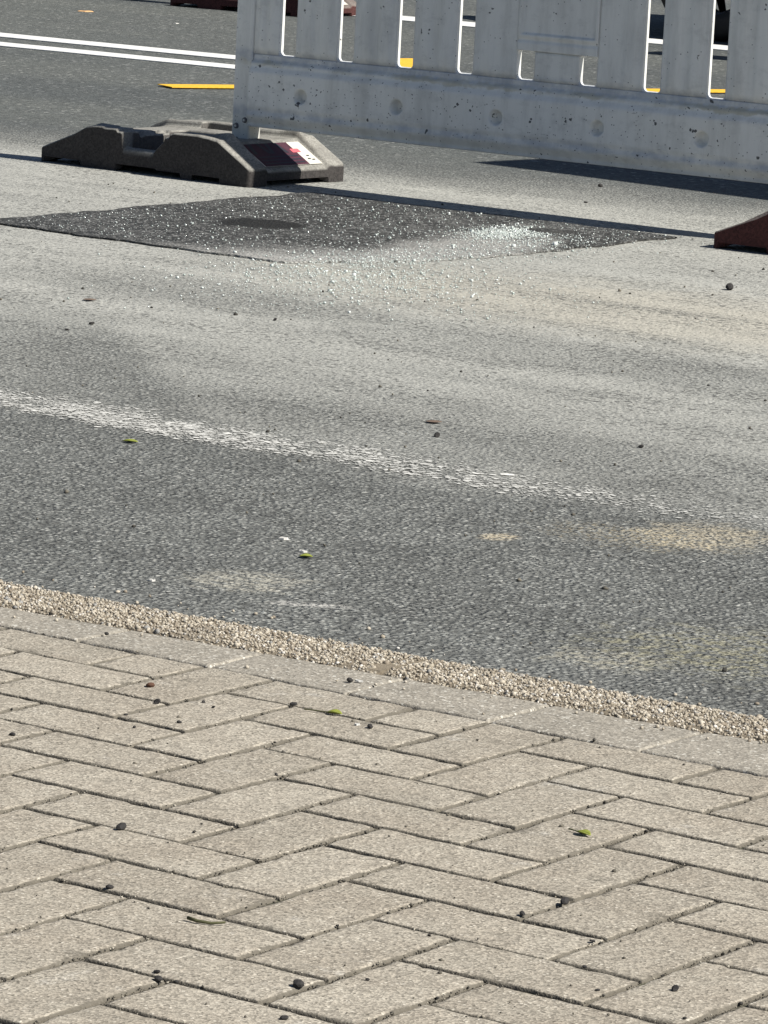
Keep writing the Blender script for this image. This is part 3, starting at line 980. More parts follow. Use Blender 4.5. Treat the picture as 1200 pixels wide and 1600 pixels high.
def make_barrier():
    root = bpy.data.objects.new('plastic_barrier', None); COL.objects.link(root)
    root.location = (BX0, BY, 0)
    pl = MAT['plastic']
    W = BX1 - BX0
    ox = -BX0
    holes = [-4.192, -3.867, -3.540, -3.216, -2.893, -2.568]

    def beam(X, Z):
        y = -0.012 + 0 * X
        y = y - 0.010 * (smst(Z, 0.158, 0.185) - smst(Z, 0.30, 0.322))   # bulged face
        y = y + 0.006 * np.exp(-((Z - 0.196) / 0.008) ** 2) * 0.6          # bottom groove
        y = y + 0.012 * smst(Z, 0.327, 0.338)                              # ledge below the slats
        y = y - 0.004 * (1 - smst(Z, 0.150, 0.158))
        y = y + 0.0014 * np.sin(X * 7.3) * np.sin(Z * 25) + 0.0008 * np.sin(X * 31 + Z * 17)
        for h in holes:
            q = np.hypot(X - (h + ox), Z - 0.247)
            y = y + 0.024 * (1 - smst(q, 0.0150, 0.0205))
        return y
    front_grid(0.062, W - 0.062, 0.150, 0.3535, 0.0042, 0.0042, beam, 0.045, 'bottom_beam', root, pl)

    def topbeam(X, Z):
        return -0.012 - 0.010 * (smst(Z, 0.83, 0.85) - smst(Z, 0.96, 0.985)) + 0.0 * X
    front_grid(0.062, W - 0.062, 0.8105, 1.0, 0.02, 0.012, topbeam, 0.045, 'top_beam', root, pl)

    # posts, reaching down into the feet
    for xa in (0.0, W - 0.062):
        box('post', xa, xa + 0.0615, -0.006, 0.050, 0.095, 1.0, pl, root, 0.006, 2)
    # slats with ribs
    edges = [0.062]
    for k in range(10):
        a = SL0 + ox + k * PITCH
        edges += [a, a + SLW]
    edges.append(W - 0.062)
    zt, zb = 0.81, 0.354
    for i in range(0, len(edges), 2):
        a, b = edges[i], edges[i + 1]
        k = i // 2
        mid = 4 <= k <= 6
        def sl(X, Z, a=a, b=b):
            t = (X - a) / (b - a)
            rib = smst(t, 0.10, 0.2) - smst(t, 0.36, 0.46) + smst(t, 0.56, 0.66) - smst(t, 0.82, 0.92)
            return -0.0065 * rib * smst(Z, 0.356, 0.385) + 0.0006 * np.sin(X * 19 + Z * 9)
        if not mid:
            front_grid(a, b, zb, zt, 0.0055, 0.02, sl, 0.021, 'slat', root, pl)
    # centre: three short slat stubs, two windows, and the sign plate above
    for k in (4, 5, 6):
        a, b = edges[2 * k], edges[2 * k + 1]
        def stub(X, Z):
            return 0.0005 * np.sin(X * 19 + Z * 9)
        if k in (4, 6):
            def stub(X, Z, a=a, b=b, k=k):
                t = (X - a) / (b - a)
                if k == 6: t = 1 - t
                rib = smst(t, 0.10, 0.2) - smst(t, 0.36, 0.46)
                return -0.0045 * rib * smst(Z, 0.356, 0.385)
            front_grid(a, b, zb, zt, 0.0055, 0.02, stub, 0.021, 'slat', root, pl)
        else:
            front_grid(a, b, zb, 0.4325, 0.006, 0.01, stub, 0.021, 'slat', root, pl)
    pa, pb = edges[9], edges[12]
    def plate(X, Z):
        ins = np.minimum.reduce([X - (pa + 0.012), (pb - 0.012) - X, Z - 0.478, 0.80 - Z])
        y = 0.0075 * smst(ins, -0.0015, 0.0015) - 0.004
        y = y + 0.004 * np.exp(-((Z - 0.462) / 0.006) ** 2)
        return y
    front_grid(pa + 0.0005, pb - 0.0005, 0.4330, zt - 0.0005, 0.0035, 0.0025, plate, 0.0205, 'sign_panel', root, pl)

    # rounded inner corners of slots and windows
    def fillet(x, z, sx, sz, rad, name='slot_corner'):
        m = 7
        pts = [(x, z)] + [(x + sx * (rad - rad * math.cos(t)), z + sz * (rad - rad * math.sin(t))) for t in np.linspace(0, math.pi / 2, m)]
        V = [(p[0], 0.0012, p[1]) for p in pts] + [(p[0], 0.0205, p[1]) for p in pts]
        nn = len(pts)
        F = [tuple(range(nn)), tuple(range(nn, 2 * nn))[::-1]] + [(i, (i + 1) % nn, (i + 1) % nn + nn, i + nn) for i in range(nn)]
        me = mesh_py(name, V, F)
        bm = bmesh.new(); bm.from_mesh(me); bmesh.ops.recalc_face_normals(bm, faces=bm.faces)
        return bm

    for k in range(10):
        a = SL0 + ox + k * PITCH; b = a + SLW
        for (x, sx) in ((a, 1), (b, -1)):
            link('slot_corner', bm_mesh('slot_corner', fillet(x, 0.3535, sx, 1, 0.013)), pl, root)
            if k in (4, 5):
                link('slot_corner', bm_mesh('slot_corner', fillet(x, 0.433, sx, -1, 0.010)), pl, root)
    # bolts on the post
    for (bx_, bz_) in ((0.017, 0.147), (0.046, 0.165)):
        bm = bmesh.new()
        bmesh.ops.create_cone(bm, cap_ends=True, segments=14, radius1=0.0085, radius2=0.0065, depth=0.005, matrix=Matrix.Translation((bx_, -0.0085, bz_)) @ Matrix.Rotation(math.pi / 2, 4, 'X'))
        ob = link('bolt', bm_mesh('bolt', bm), MAT['steel'], root)
        bm = bmesh.new()
        bmesh.ops.create_cone(bm, cap_ends=True, segments=10, radius1=0.0042, radius2=0.003, depth=0.003, matrix=Matrix.Translation((bx_, -0.0118, bz_)) @ Matrix.Rotation(math.pi / 2, 4, 'X'))
        link('bolt_cap', bm_mesh('bolt_cap', bm), pl, ob)
    return root


barrier = make_barrier()
tag(barrier, 'dirty white plastic barrier with upright slats standing in the rubber feet', 'barrier', 'white plastic road barriers')


def copy_tree(o, parent=None):
    c_ = o.copy(); COL.objects.link(c_)
    if parent is not None: c_.parent = parent
    for ch in list(o.children): copy_tree(ch, c_)
    return c_


b2 = copy_tree(barrier)
b2.location = (-11.42, 12.855, 0)
tag(b2, 'farther white barrier across the road, behind the left end of the near one', 'barrier', 'white plastic road barriers')


# ------------------------------------------------------------------ rubber barrier foot
FL, FW = 0.782, 0.425


def foot_height(x, y):
    x = x * (0.745 / FL); y = y * (0.41 / FW)
    z = np.interp(x, [0, 0.012, 0.166, 0.19, 0.60, 0.628, 0.742, 0.745], [0.044, 0.046, 0.118, 0.120, 0.128, 0.126, 0.051, 0.048])
    sl = np.interp(x, [0.56, 0.62], [0, 1])                       # right slope
    slL = np.interp(x, [0.12, 0.2], [1, 0])
    sw = np.maximum(sl, slL)
    ymir = np.minimum(y, 0.41 - y)
    tp = np.clip(np.minimum(x, 0.745 - x) / 0.13, 0.15, 1)
    # outer lobes lie lower, a rounded rib beside the label channel
    rib = np.exp(-((ymir - 0.064) / 0.009) ** 2)
    z = z + sw * 0.011 * rib * tp
    z = z - sw * 0.007 * (1 - smst(ymir, 0.042, 0.058)) * tp
    z = z - 0.0145 * smst(ymir, 0.070, 0.079) * np.interp(x, [0.0, 0.14, 0.60, 0.745], [0.5, 1, 1, 0.55])
    z = z - 0.0035 * smst(x, 0.225, 0.23) * (1 - smst(x, 0.47, 0.475)) * (1 - smst(y, 0.09, 0.1))
    # hand hole with a bar on the near side, pit in the middle
    inx = (x > 0.294) & (x < 0.446)
    bar = 0.050 + 0.018 * np.sqrt(np.clip(1 - ((y - 0.024) / 0.024) ** 2, 0, 1))
    step = np.where(x > 0.41, np.interp(x, [0.41, 0.446], [0.068, 0.103]), 0)
    zb = np.where(y < 0.048, np.maximum(bar, step * (y < 0.05)), 0.014)
    z = np.where(inx & (y < 0.27), zb, z)
    # moulded steps beside the hole
    z = np.where((x > 0.446) & (x < 0.462) & (y < 0.12), z - 0.010, z)
    z = np.where((x > 0.274) & (x < 0.294) & (y < 0.20), z - 0.007, z)
    # small slot mark
    z = np.where((x > 0.262) & (x < 0.288) & (y > 0.165) & (y < 0.178), z - 0.012, z)
    # far hand hole
    inf = (x > 0.294) & (x < 0.446) & (y > 0.33) & (y < 0.362)
    z = np.where(inf, 0.05, z)
    z = z + 0.006 * np.exp(-((x - 0.30) / 0.16) ** 2) * smst(y, 0.30, 0.34)
    # worn outer arris
    d = np.minimum(np.minimum(x, 0.745 - x), np.minimum(y, 0.41 - y))
    z = z - 0.005 * np.clip(1 - d / 0.006, 0, 1) ** 2
    return np.clip(z, 0.012, None)


def make_foot(mat):
    root = bpy.data.objects.new('barrier_foot', None); COL.objects.link(root)
    st = 0.0035
    xs = np.linspace(0, FL, int(FL / st) + 1); ys = np.linspace(0, FW, int(FW / st) + 1)
    X, Y = np.meshgrid(xs, ys, indexing='ij')
    Z = foot_height(X, Y)
    Zp = np.pad(Z, 1, mode='edge')
    Z = 0.72 * Z + 0.07 * (Zp[2:, 1:-1] + Zp[:-2, 1:-1] + Zp[1:-1, 2:] + Zp[1:-1, :-2])
    # plan corners slightly rounded
    cxm, cym = FL / 2, FW / 2
    rx, ry = np.abs(X - cxm), np.abs(Y - cym)
    R = 0.014
    qx, qy = np.clip(rx - (cxm - R), 0, None), np.clip(ry - (cym - R), 0, None)
    q = np.hypot(qx, qy) + 1e-9
    lim = np.maximum(qx, qy)
    f = np.where((qx > 0) & (qy > 0), lim / q, 1.0)
    X2 = np.where(qx > 0, cxm + np.sign(X - cxm) * (cxm - R + qx * f), X)
    Y2 = np.where(qy > 0, cym + np.sign(Y - cym) * (cym - R + qy * f), Y)
    nx, ny = X.shape
    V = np.stack([X2, Y2, Z], -1).reshape(-1, 3)
    idx = np.arange(nx * ny).reshape(nx, ny)
    F = np.stack([idx[:-1, :-1], idx[1:, :-1], idx[1:, 1:], idx[:-1, 1:]], -1).reshape(-1, 4)
    loop = np.concatenate([idx[:, 0], idx[-1, 1:], idx[-2::-1, -1], idx[0, -2:0:-1]])
    lx, ly = X.ravel()[loop], Y.ravel()[loop]
    zb = np.full(len(loop), 0.016)
    near = (ly < 0.002) | (ly > FW - 0.002)
    zb[near & ((lx < 0.015) | ((lx > 0.16) & (lx < 0.29)) | ((lx > 0.53) & (lx < 0.575)) | (lx > 0.675))] = 0.0
    zb[near & (lx > 0.29) & (lx < 0.44)] = 0.02
    ends = (lx < 0.002) | (lx > FL - 0.002)
    zb[ends & ((ly < 0.075) | (ly > FW - 0.075))] = 0.0
    mid = V[loop].copy(); mid[:, 2] = np.minimum(zb + 0.004, mid[:, 2] - 0.004)
    low = V[loop].copy(); low[:, 2] = zb
    inn = V[loop].copy(); inn[:, 2] = np.maximum(zb, 0.008)
    inn[:, 0] = cxm + (inn[:, 0] - cxm) * 0.94; inn[:, 1] = cym + (inn[:, 1] - cym) * 0.88
    b0 = len(V); nl = len(loop); i0 = np.arange(nl); i1 = (i0 + 1) % nl
    S = [np.stack([loop[i0], b0 + i0, b0 + i1, loop[i1]], -1)]
    for k in range(2):
        o_ = b0 + k * nl
        S.append(np.stack([o_ + i0, o_ + nl + i0, o_ + nl + i1, o_ + i1], -1))
    me = mesh_np('rubber_body', np.vstack([V, mid, low, inn]), np.vstack([F] + S))
    me.polygons.foreach_set('use_smooth', [True] * len(F) + [False] * (len(me.polygons) - len(F)))
    link('rubber_body', me, mat, root)

    # label on the right slope: a grid sheet that follows the moulded channel
    def patch_on(x0, x1, y0, y1, off, name, m, parent, skew=0.0, n_=(8, 12)):
        a = np.linspace(x0, x1, n_[0]); b = np.linspace(y0, y1, n_[1])
        A, Bq = np.meshgrid(a, b, indexing='ij')
        A2 = A * (FL / 0.745); B2 = (Bq + skew * (A - x0)) * (FW / 0.41)
        zz = np.interp(A, [0.56, 0.628, 0.742], [0.1120, 0.1115, 0.0432])
        Zl = zz + off
        Vq = np.stack([A2, B2, Zl], -1).reshape(-1, 3)
        ii = np.arange(A.size).reshape(A.shape)
        Fq = np.stack([ii[:-1, :-1], ii[1:, :-1], ii[1:, 1:], ii[:-1, 1:]], -1).reshape(-1, 4)
        return link(name, mesh_np(name, Vq, Fq), m, parent)
    lab = patch_on(0.643, 0.731, 0.082, 0.326, 0.0035, 'label', MAT['label'], root)
    patch_on(0.6435, 0.7305, 0.086, 0.272, 0.0040, 'label_shade_band', MAT['label_red'], lab)  # maroon print; the barrier's shadow is painted into its reach and dark tone
    for i, yy in enumerate((0.104, 0.140, 0.176, 0.212)):       # heavy slanted strokes of the illegible lettering
        patch_on(0.645, 0.684, yy, yy + 0.014, 0.0045, 'letter_stroke', MAT['label_dark'], lab, skew=(0.35 if i % 2 else -0.25), n_=(5, 3))
    patch_on(0.670, 0.684, 0.256, 0.290, 0.0044, 'label_mark', MAT['label_red2'], lab, n_=(3, 3))
    for xx in (0.694, 0.707, 0.719):                              # small print lines
        patch_on(xx, xx + 0.0045, 0.096, 0.262, 0.0046, 'small_print', MAT['label_dark'], lab, n_=(2, 3))
    for (xx, yy) in ((0.696, 0.295), (0.708, 0.288), (0.712, 0.302)):
        patch_on(xx, xx + 0.004, yy, yy + 0.012, 0.0041, 'small_print', MAT['label_dark'], lab, n_=(2, 2))
    return root


foot = make_foot(MAT['rubber'])
foot.location = (-5.003, 6.090, 0)
foot.rotation_euler = (0, 0, math.radians(-3.0))
tag(foot, 'dark grey rubber foot with hand hole and white label under the barrier post', 'barrier foot', 'rubber barrier feet')
f2 = copy_tree(foot)
f2.location = (-2.682, 5.962, 0)
f2.rotation_euler = (0, 0, math.radians(1.5))
tag(f2, 'reddish rubber foot cut off by the right edge of the photo', 'barrier foot', 'rubber barrier feet')
f3 = copy_tree(foot)
f3.location = (-9.655, 12.665, 0)
f3.rotation_euler = (0, 0, math.radians(3.0))
tag(f3, 'far brown red rubber foot beyond the double white line', 'barrier foot', 'rubber barrier feet')
for f in (f2, f3):
    for ch in f.children:
        if ch.name.startswith('rubber_body'):
            ch.data = ch.data.copy(); ch.data.materials.clear(); ch.data.materials.append(MAT['rubber_red'])


# ------------------------------------------------------------------ parked dark car at the far edge
def make_car():
    root = bpy.data.objects.new('parked_car', None); COL.objects.link(root)
    # local: x along the car (0 = nose, towards -X world), y across (0 = near side), z up
    Lc, Wc = 4.25, 1.78
    outline = [(0.02, 0.24), (0.0, 0.45), (0.06, 0.66), (0.35, 0.80), (1.15, 0.93), (1.30, 0.95), (3.55, 0.97), (4.12, 0.93), (4.24, 0.70), (4.22, 0.32), (4.1, 0.24)]
    def arch(cx): return [(cx + 0.36 * math.cos(t), 0.31 + 0.36 * math.sin(t)) for t in np.linspace(-0.2, math.pi + 0.2, 11)]
    low = outline + arch(3.42) + arch(0.84)
    m = len(low)
    V = []; secs = [(0.0, 0.06), (0.03, 0.015), (0.12, 0.0), (Wc - 0.12, 0.0), (Wc - 0.03, 0.015), (Wc, 0.06)]
    for (yy, ins) in secs:
        for (xx, zz) in low:
            xx2 = xx + ins * (1 if xx < 2 else -1) * 2.0
            nose = 0.28 * (1 - min(1, min(yy, Wc - yy) / 0.35)) ** 2 * max(0, 1 - xx / 0.7)
            V.append((xx2 + nose, yy, zz))
    F = [tuple(range(m)), tuple(range((len(secs) - 1) * m, len(secs) * m))[::-1]]
    for s in range(len(secs) - 1):
        F += [(s * m + i, s * m + (i + 1) % m, (s + 1) * m + (i + 1) % m, (s + 1) * m + i) for i in range(m)]
    me = mesh_py('body', V, F)
    bm = bmesh.new(); bm.from_mesh(me); bmesh.ops.triangulate(bm, faces=[f for f in bm.faces if len(f.verts) > 4]); bmesh.ops.recalc_face_normals(bm, faces=bm.faces); bm.to_mesh(me); bm.free()
    body = link('body', me, MAT['carpaint'], root)
    # cabin
    cab = [(1.25, 0.95), (1.95, 1.42), (2.3, 1.46), (3.3, 1.44), (3.95, 0.97)]
    V = []
    for (yy, k) in ((0.07, 0), (0.20, 1), (Wc - 0.20, 1), (Wc - 0.07, 0)):
        pass
    def cabring(zin):
        return [(x, z) for x, z in cab]
    mm = len(cab)
    V = [(x, 0.05 + (z - 0.95) * 0.34, z) for x, z in cab] + [(x, Wc - 0.05 - (z - 0.95) * 0.34, z) for x, z in cab]
    F = [tuple(range(mm)), tuple(range(mm, 2 * mm))[::-1]] + [(i, (i + 1) % mm, (i + 1) % mm + mm, i + mm) for i in range(mm)]
    me = mesh_py('cabin', V, F)
    bm = bmesh.new(); bm.from_mesh(me); bmesh.ops.recalc_face_normals(bm, faces=bm.faces); bmesh.ops.bevel(bm, geom=bm.edges[:], offset=0.03, segments=2, affect='EDGES'); bm.to_mesh(me); bm.free()
    link('cabin', me, MAT['carpaint'], root)
    def win(pts, side):
        Vw = []
        for (x, z) in pts:
            yy = 0.05 + (z - 0.95) * 0.34 - 0.006
            Vw.append((x, yy if side == 0 else Wc - yy, z))
        return link('side_window', mesh_py('side_window', Vw, [tuple(range(len(pts)))]), MAT['carglass'], root)
    for sd_ in (0, 1):
        win([(1.42, 1.0), (2.42, 1.0), (2.42, 1.38), (2.0, 1.36)], sd_)
        win([(2.50, 1.0), (3.72, 1.0), (3.30, 1.37), (2.50, 1.38)], sd_)
    link('windscreen', mesh_py('windscreen', [(1.275, 0.13, 0.985), (1.275, Wc - 0.13, 0.985), (1.90, Wc - 0.26, 1.405), (1.90, 0.26, 1.405)], [(0, 1, 2, 3)]), MAT['carglass'], root)
    for yy in (0.12, Wc - 0.42):
        box('headlight', 0.03, 0.25, yy, yy + 0.30, 0.60, 0.72, MAT['lamp'], root, 0.03)
    # wheels
    for cx in (0.84, 3.42):
        for yc, sgn in ((0.10, -1), (Wc - 0.10, 1)):
            prof = [(0.20, -0.09), (0.235, -0.105), (0.285, -0.105), (0.308, -0.09), (0.316, -0.05), (0.318, 0.0), (0.316, 0.05), (0.308, 0.09), (0.285, 0.105), (0.235, 0.105), (0.20, 0.09)]
            seg = 40
            Vw = []; Fw = []
            for i in range(seg):
                t = 2 * math.pi * i / seg
                for (r0, w_) in prof: Vw.append((r0 * math.cos(t), w_, r0 * math.sin(t)))
            q = len(prof)
            for i in range(seg):
                for j in range(q): Fw.append((i * q + j, i * q + (j + 1) % q, ((i + 1) % seg) * q + (j + 1) % q, ((i + 1) % seg) * q + j))
            me = mesh_py('wheel', Vw, Fw)
            bm = bmesh.new(); bm.from_mesh(me); bmesh.ops.recalc_face_normals(bm, faces=bm.faces); bm.to_mesh(me); bm.free()
            wh = link('wheel', me, MAT['tyre'], root, True)
            wh.location = (cx, yc, 0.318)
            bm = bmesh.new()
            yo = sgn * 0.085
            for (r0, r1, d0, d1) in ((0.212, 0.185, 0.0, -0.03),):
                for i in range(seg):
                    t0, t1 = 2 * math.pi * i / seg, 2 * math.pi * (i + 1) / seg
                    vs = [bm.verts.new((r_ * math.cos(t), yo + sgn * d_, r_ * math.sin(t))) for (r_, d_, t) in ((r0, d0, t0), (r0, d0, t1), (r1, d1, t1), (r1, d1, t0))]
                    bm.faces.new(vs)
            for i in range(5):
                t = 2 * math.pi * i / 5
                ca, sa = math.cos(t), math.sin(t)
                vs = []
                for (rr_, ww) in ((0.03, 0.03), (0.19, 0.018), (0.19, -0.018), (0.03, -0.03)):
                    vs.append(bm.verts.new((rr_ * ca - ww * sa, yo, rr_ * sa + ww * ca)))
                f = bm.faces.new(vs)
                bmesh.ops.solidify(bm, geom=[f], thickness=0.02)
            bmesh.ops.create_cone(bm, cap_ends=True, segments=20, radius1=0.055, radius2=0.045, depth=0.03, matrix=Matrix.Translation((0, yo, 0)) @ Matrix.Rotation(math.pi / 2, 4, 'X'))
            link('rim', bm_mesh('rim', bm), MAT['rim'], wh)
    return root


car = make_car()
car.location = (-8.12, 13.56, 0)
tag(car, 'dark car whose front wheel stands beyond the white lane line', 'car')

# ------------------------------------------------------------------ outside the frame: guessed objects added to cast the other shadows
hp = bpy.data.objects.new('shadow_caster_cabinet', None); COL.objects.link(hp)
hp.location = (-2.37, 7.73, 0); hp.rotation_euler = (0, 0, math.radians(-6.5))  # added unseen box, shaped only for the shadow it throws behind the barrier
tag(hp, 'added grey cabinet out of view right of the barrier, casts a shadow', 'cabinet')
box('body', 0, 1.7, 0, 0.75, 0.08, 1.96, MAT['caster_sheet'], hp, 0.01)
box('lid', -0.03, 1.73, -0.03, 0.78, 1.961, 2.0, MAT['caster_sheet'], hp, 0.006)
for xx in (0.03, 0.86):
    dr = box('door', xx, xx + 0.81, -0.022, -0.001, 0.12, 1.92, MAT['caster_sheet'], hp, 0.004)
    box('handle', xx + (0.70 if xx < 0.5 else 0.05), xx + (0.73 if xx < 0.5 else 0.08), -0.05, -0.023, 0.95, 1.12, MAT['steel'], dr, 0.004)
for xx in (0.05, 1.45):
    box('skid', xx, xx + 0.2, 0.02, 0.73, 0.0, 0.079, MAT['steel'], hp, 0.004)
bc = bpy.data.objects.new('shadow_caster_beacon', None); COL.objects.link(bc)
bc.location = (-5.25, 12.86, 0)  # added unseen beacon, placed for its strip of shadow on the far lane
tag(bc, 'added red and white beacon out of view, casts a shadow on the road', 'beacon')
box('board', -0.015, 0.015, -0.13, 0.13, 0.45, 1.75, MAT['label'], bc, 0.005)
for i in range(4):
    z0 = 0.52 + i * 0.31
    link('red_stripe', mesh_py('red_stripe', [(0.0165, -0.125, z0 + 0.16), (0.0165, 0.125, z0), (0.0165, 0.125, z0 + 0.13), (0.0165, -0.125, z0 + 0.29)], [(0, 1, 2, 3)]), MAT['redref'], bc)
box('pole', -0.03, 0.03, -0.03, 0.03, 0.10, 0.449, MAT['plastic'], bc, 0.004)
box('base', -0.4, 0.4, -0.2, 0.2, 0.0, 0.10, MAT['rubber'], bc, 0.02)


# ------------------------------------------------------------------ crumbs, leaves, litter
def crumb_mesh(seed, mat, rough=0.5, sub=2):
    r = np.random.default_rng(seed)
    bm = bmesh.new()
    bmesh.ops.create_icosphere(bm, subdivisions=sub, radius=1.0)
    d = r.normal(0, 1, (9, 3)); d /= np.linalg.norm(d, axis=1)[:, None]
    a = r.normal(0, rough, 9)
    for v in bm.verts:
        c_ = np.array(v.co[:])
        k = 1 + float((a * np.exp(-((1 - d @ c_) / 0.35))).sum())
        v.co = v.co * max(0.45, k)
        v.co.z *= 0.72
    me = bm_mesh('asphalt_crumb', bm)
    me.materials.append(mat)
    return me


crumbs = [  # x, y, radius, material, label
    (0.666, -0.381, 0.0085, 'tar', 'biggest black asphalt crumb, by a paver joint at the bottom edge'),
    (0.148, -0.004, 0.0055, 'tar', 'round black crumb alone on a paver at lower left'),
    (-0.236, 0.55, 0.0060, 'tar', 'shiny black crumb at the end of a paver joint below the brown crumb'),
    (-0.307, 0.625, 0.0062, 'brown', 'reddish brown crumb on the pavers near the kerb'),
    (-0.112, 0.674, 0.0060, 'tar', 'dark crumb wedged in a joint left of the yellow leaf on the pavers'),
    (0.557, -0.463, 0.0062, 'tar', 'black crumb where two joints meet near the bottom left'),
    (0.678, 0.086, 0.0050, 'tar', 'dark crumb in a joint below the green leaf on the pavers'),
    (0.942, -0.12, 0.0052, 'tar', 'dark crumb on a paver at the lower right'),
    (-0.153, 0.85, 0.0048, 'tar', 'dark crumb on the border pavers beside the pebble kerb'),
    (0.727, -0.481, 0.0052, 'tar', 'dark crumb at the very bottom edge below the biggest one'),
    (-0.556, 0.846, 0.0045, 'tar', 'dark crumb at a joint of the border pavers on the left'),
    (-2.171, 5.196, 0.0105, 'tar', 'lone dark stone on the pale dusty asphalt below the right foot'),
    (-1.292, 2.708, 0.0078, 'tar', 'black stone lying just above the worn white line'),
    (-3.734, 7.083, 0.0080, 'tar', 'small stone on the ground under the barrier beam'),
    (-2.626, 3.384, 0.0075, 'tar', 'black stone on the bluish swept asphalt at left'),
]
cm = [crumb_mesh(i, MAT['tar']) for i in range(5)]
cb = crumb_mesh(50, MAT['brown'])
for i, (x, y, r0, mk, lab) in enumerate(crumbs):
    o = bpy.data.objects.new('asphalt_crumb', cb if mk == 'brown' else cm[i % 5]); COL.objects.link(o)
    r0 *= 0.78
    o.scale = (r0, r0 * 0.9, r0); o.rotation_euler = (0, 0, i * 1.3)
    o.location = (x, y, r0 * 0.62)
    tag(o, lab, 'crumb', 'loose crumbs of asphalt')
LAND = {'the biggest black crumb': (0.666, -0.381), 'the round crumb alone on its paver': (0.148, -0.004), 'the reddish brown crumb': (-0.307, 0.625),
        'the yellow green leaf with a stalk': (-0.045, 0.668), 'the pale green leaf on the pavers': (0.524, 0.362), 'the curled twig': (0.458, -0.258),
        'the black stone on the bluish asphalt': (-2.626, 3.384), 'the brown leaf above the white line': (-1.393, 2.844), 'the stone under the barrier beam': (-3.734, 7.083)}
used_labels = set()


def tiny_label(x, y):
    order = sorted(LAND.items(), key=lambda kv: math.hypot(kv[1][0] - x, kv[1][1] - y))
    for nm, (lx, ly) in order:
        dx, dy = x - lx, y - ly
        r_ = dx * 0.816 + dy * 0.576; d_ = -dx * 0.56 + dy * 0.81
        side = ('right of' if r_ > 0 else 'left of') if abs(r_) > abs(d_) * 0.5 else ('behind' if d_ > 0 else 'in front of')
        for how in ('next ', 'farther ', 'third ', 'fourth '):
            t_ = f'tiny black crumb, {how}one {side} {nm}'
            if how == 'next ': t_ = f'tiny black crumb {side} {nm}'
            if t_ not in used_labels:
                used_labels.add(t_)
                return t_


small = [(-0.146, 0.479), (-0.169, 0.42), (-0.22, 0.467), (0.702, -0.312), (0.56, -0.164), (0.83, -0.114), (0.782, -0.024), (1.002, -0.2), (0.299, -0.216), (0.0, 0.482), (0.106, 0.342), (-0.172, 0.583), (0.888, -0.178), (0.671, 0.014), (0.65, -0.128), (-0.24, 0.272), (-0.632, 0.991), (0.54, -0.44), (0.575, -0.455), (0.03, 0.64), (-0.2, 0.60), (-0.99, 2.913), (-2.599, 3.265), (-2.445, 3.776), (-1.339, 3.723), (-3.496, 6.638)]
small.sort(key=lambda p: min(math.hypot(v[0] - p[0], v[1] - p[1]) for v in LAND.values()))
for i, (x, y) in enumerate(small):
    o = bpy.data.objects.new('asphalt_crumb', cm[i % 5]); COL.objects.link(o)
    r0 = random.uniform(0.0018, 0.0029) * (1.6 if y > 1.1 else 1)
    o.scale = (r0 * random.uniform(.9, 1.4), r0, r0); o.rotation_euler = (0, 0, i * 2.1)
    o.location = (x, y, r0 * 0.6)
    tag(o, tiny_label(x, y), 'crumb', 'tiny asphalt crumbs')


def leaf_obj(name, x, y, L, W, ang, mat, label, cat, curl=0.25, stem=0.0):
    nx, ny = 9, 5
    V = []
    for i in range(nx):
        t = i / (nx - 1)
        w = W * math.sin(math.pi * min(1, t * 0.96 + 0.02)) ** 0.8
        for j in range(ny):
            s = (j / (ny - 1) - 0.5) * 2
            V.append(((t - 0.5) * L, s * w / 2, 0.0012 + abs(s) * w * curl + 0.10 * L * (t - 0.45) ** 2))
    F = [(i * ny + j, (i + 1) * ny + j, (i + 1) * ny + j + 1, i * ny + j + 1) for i in range(nx - 1) for j in range(ny - 1)]
    me = mesh_py(name, V, F)
    bm = bmesh.new(); bm.from_mesh(me)
    bmesh.ops.solidify(bm, geom=bm.faces[:], thickness=0.0005)
    bm.to_mesh(me); bm.free()
    if stem > 0:
        root = bpy.data.objects.new(name, None); COL.objects.link(root)
        link('blade', me, mat, root, True)
        bm = bmesh.new()
        bmesh.ops.create_cone(bm, cap_ends=True, segments=6, radius1=0.0010, radius2=0.0006, depth=stem, matrix=Matrix.Translation((-L / 2 - stem / 2 + 0.002, 0, 0.0022)) @ Matrix.Rotation(math.pi / 2, 4, 'Y'))
        link('stalk', bm_mesh('stalk', bm), MAT['twig'], root)
        o = root
    else:
        o = link(name, me, mat, None, True)
    o.location = (x, y, 0.001); o.rotation_euler = (0, 0, ang)
    return tag(o, label, cat)


leaf_obj('leaf', -0.045, 0.668, 0.020, 0.014, 0.3, MAT['leaf'], 'yellow green leaf with a thin stalk near the pebble kerb', 'leaf', 0.3, 0.032)
leaf_obj('leaf', 0.524, 0.362, 0.022, 0.013, -0.2, MAT['leaf'], 'pale green leaf lying on the pavers at right', 'leaf', 0.3, 0.014)
leaf_obj('leaf', -0.726, 1.538, 0.020, 0.018, 0.6, MAT['leaf'], 'green leaf on the dark asphalt near the kerb', 'leaf', 0.2)
leaf_obj('leaf', -1.587, 2.199, 0.028, 0.018, 0.4, MAT['leaf'], 'green leaf on the asphalt just below the worn white line', 'leaf', 0.2)
leaf_obj('dry_leaf', -1.393, 2.844, 0.030, 0.026, 0.7, MAT['dryleaf'], 'flat brown leaf on the dust above the worn white line', 'leaf', 0.06)
leaf_obj('dry_leaf', -2.88, 3.689, 0.030, 0.028, 0.5, MAT['dryleaf'], 'brown leaf on the dusty asphalt at far left', 'leaf', 0.06)


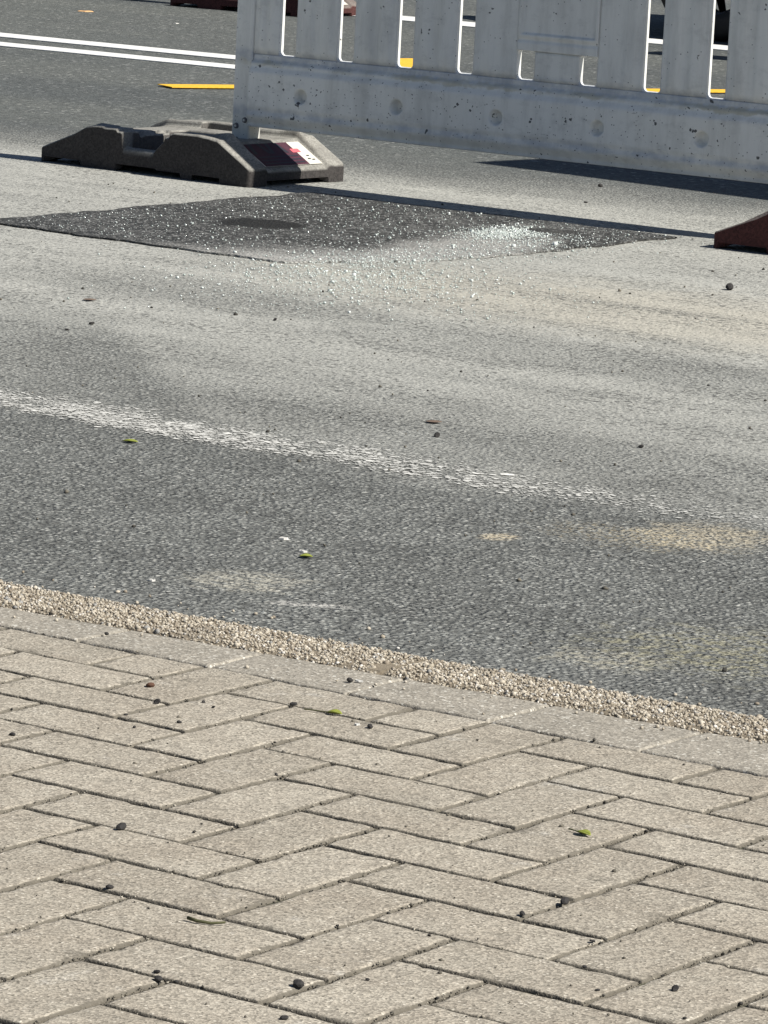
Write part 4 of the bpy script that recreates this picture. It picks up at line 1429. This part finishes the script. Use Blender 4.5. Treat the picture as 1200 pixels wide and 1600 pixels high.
def rod(name, pts, r0, mat, label, cat):
    bm = bmesh.new()
    seg = 6; rings = []
    for k, p in enumerate(pts):
        rr_ = r0 * (1 - 0.4 * k / len(pts))
        rings.append([bm.verts.new((p[0], p[1] + rr_ * math.cos(t), p[2] + rr_ * math.sin(t))) for t in np.linspace(0, 2 * math.pi, seg, endpoint=False)])
    for a, b in zip(rings[:-1], rings[1:]):
        for i in range(seg): bm.faces.new((a[i], a[(i + 1) % seg], b[(i + 1) % seg], b[i]))
    bm.faces.new(rings[0]); bm.faces.new(rings[-1][::-1])
    return tag(link(name, bm_mesh(name, bm), mat, None, True), label, cat)


rod('twig', [(0.440, -0.262, 0.004), (0.452, -0.262, 0.003), (0.466, -0.256, 0.002), (0.476, -0.246, 0.003)], 0.0020, MAT['twig'], 'short dark curled twig on the pavers at lower left', 'twig')


def chip(x, y, L, W, ang, mat, label, cat='chip', z=0.0):
    r = np.random.default_rng(int(abs(x * 1000 + y * 77)))
    m = 9
    t = np.linspace(0, 2 * math.pi, m, endpoint=False)
    k = r.uniform(0.65, 1.1, m)
    pts = [(L / 2 * math.cos(a) * q, W / 2 * math.sin(a) * q) for a, q in zip(t, k)]
    V = [(p[0], p[1], 0.0) for p in pts] + [(p[0] * .85, p[1] * .85, 0.0018 + r.uniform(0, .0012)) for p in pts]
    F = [tuple(range(m, 2 * m))] + [(i, (i + 1) % m, (i + 1) % m + m, i + m) for i in range(m)]
    o = link('chip', mesh_py('chip', V, F), mat)
    o.location = (x, y, z + 0.0005); o.rotation_euler = (0, 0, ang)
    o.name = 'litter_scrap' if cat == 'litter' else 'paint_chip'
    return tag(o, label, cat)


chip(0.010, 0.640, 0.009, 0.008, 0.3, MAT['paper'], 'white crumb with a dark speck right of the yellow leaf', 'chip')
chip(-0.143, 0.858, 0.014, 0.006, 0.2, MAT['paper'], 'flat white chip on the border pavers', 'chip')
chip(-0.758, 1.515 + 0.06, 0.016, 0.014, 0.5, MAT['paper'], 'white chip beside the green leaf on the dark asphalt', 'chip')
chip(-0.843, 1.64, 0.016, 0.018, 0.5, MAT['paper'], 'white chip just above the other chip near the green leaf', 'chip')
chip(-0.76, 1.207, 0.012, 0.012, 0.5, MAT['paper'], 'small white chip on asphalt close to the pebble kerb', 'chip')
chip(-9.472, 11.827, 0.07, 0.09, 0.5, MAT['orange'], 'pale orange scrap of litter on the far open lane', 'litter')
chip(-8.807, 11.627, 0.03, 0.035, 0.5, MAT['paper'], 'white scrap on the far open lane below the far foot', 'litter')
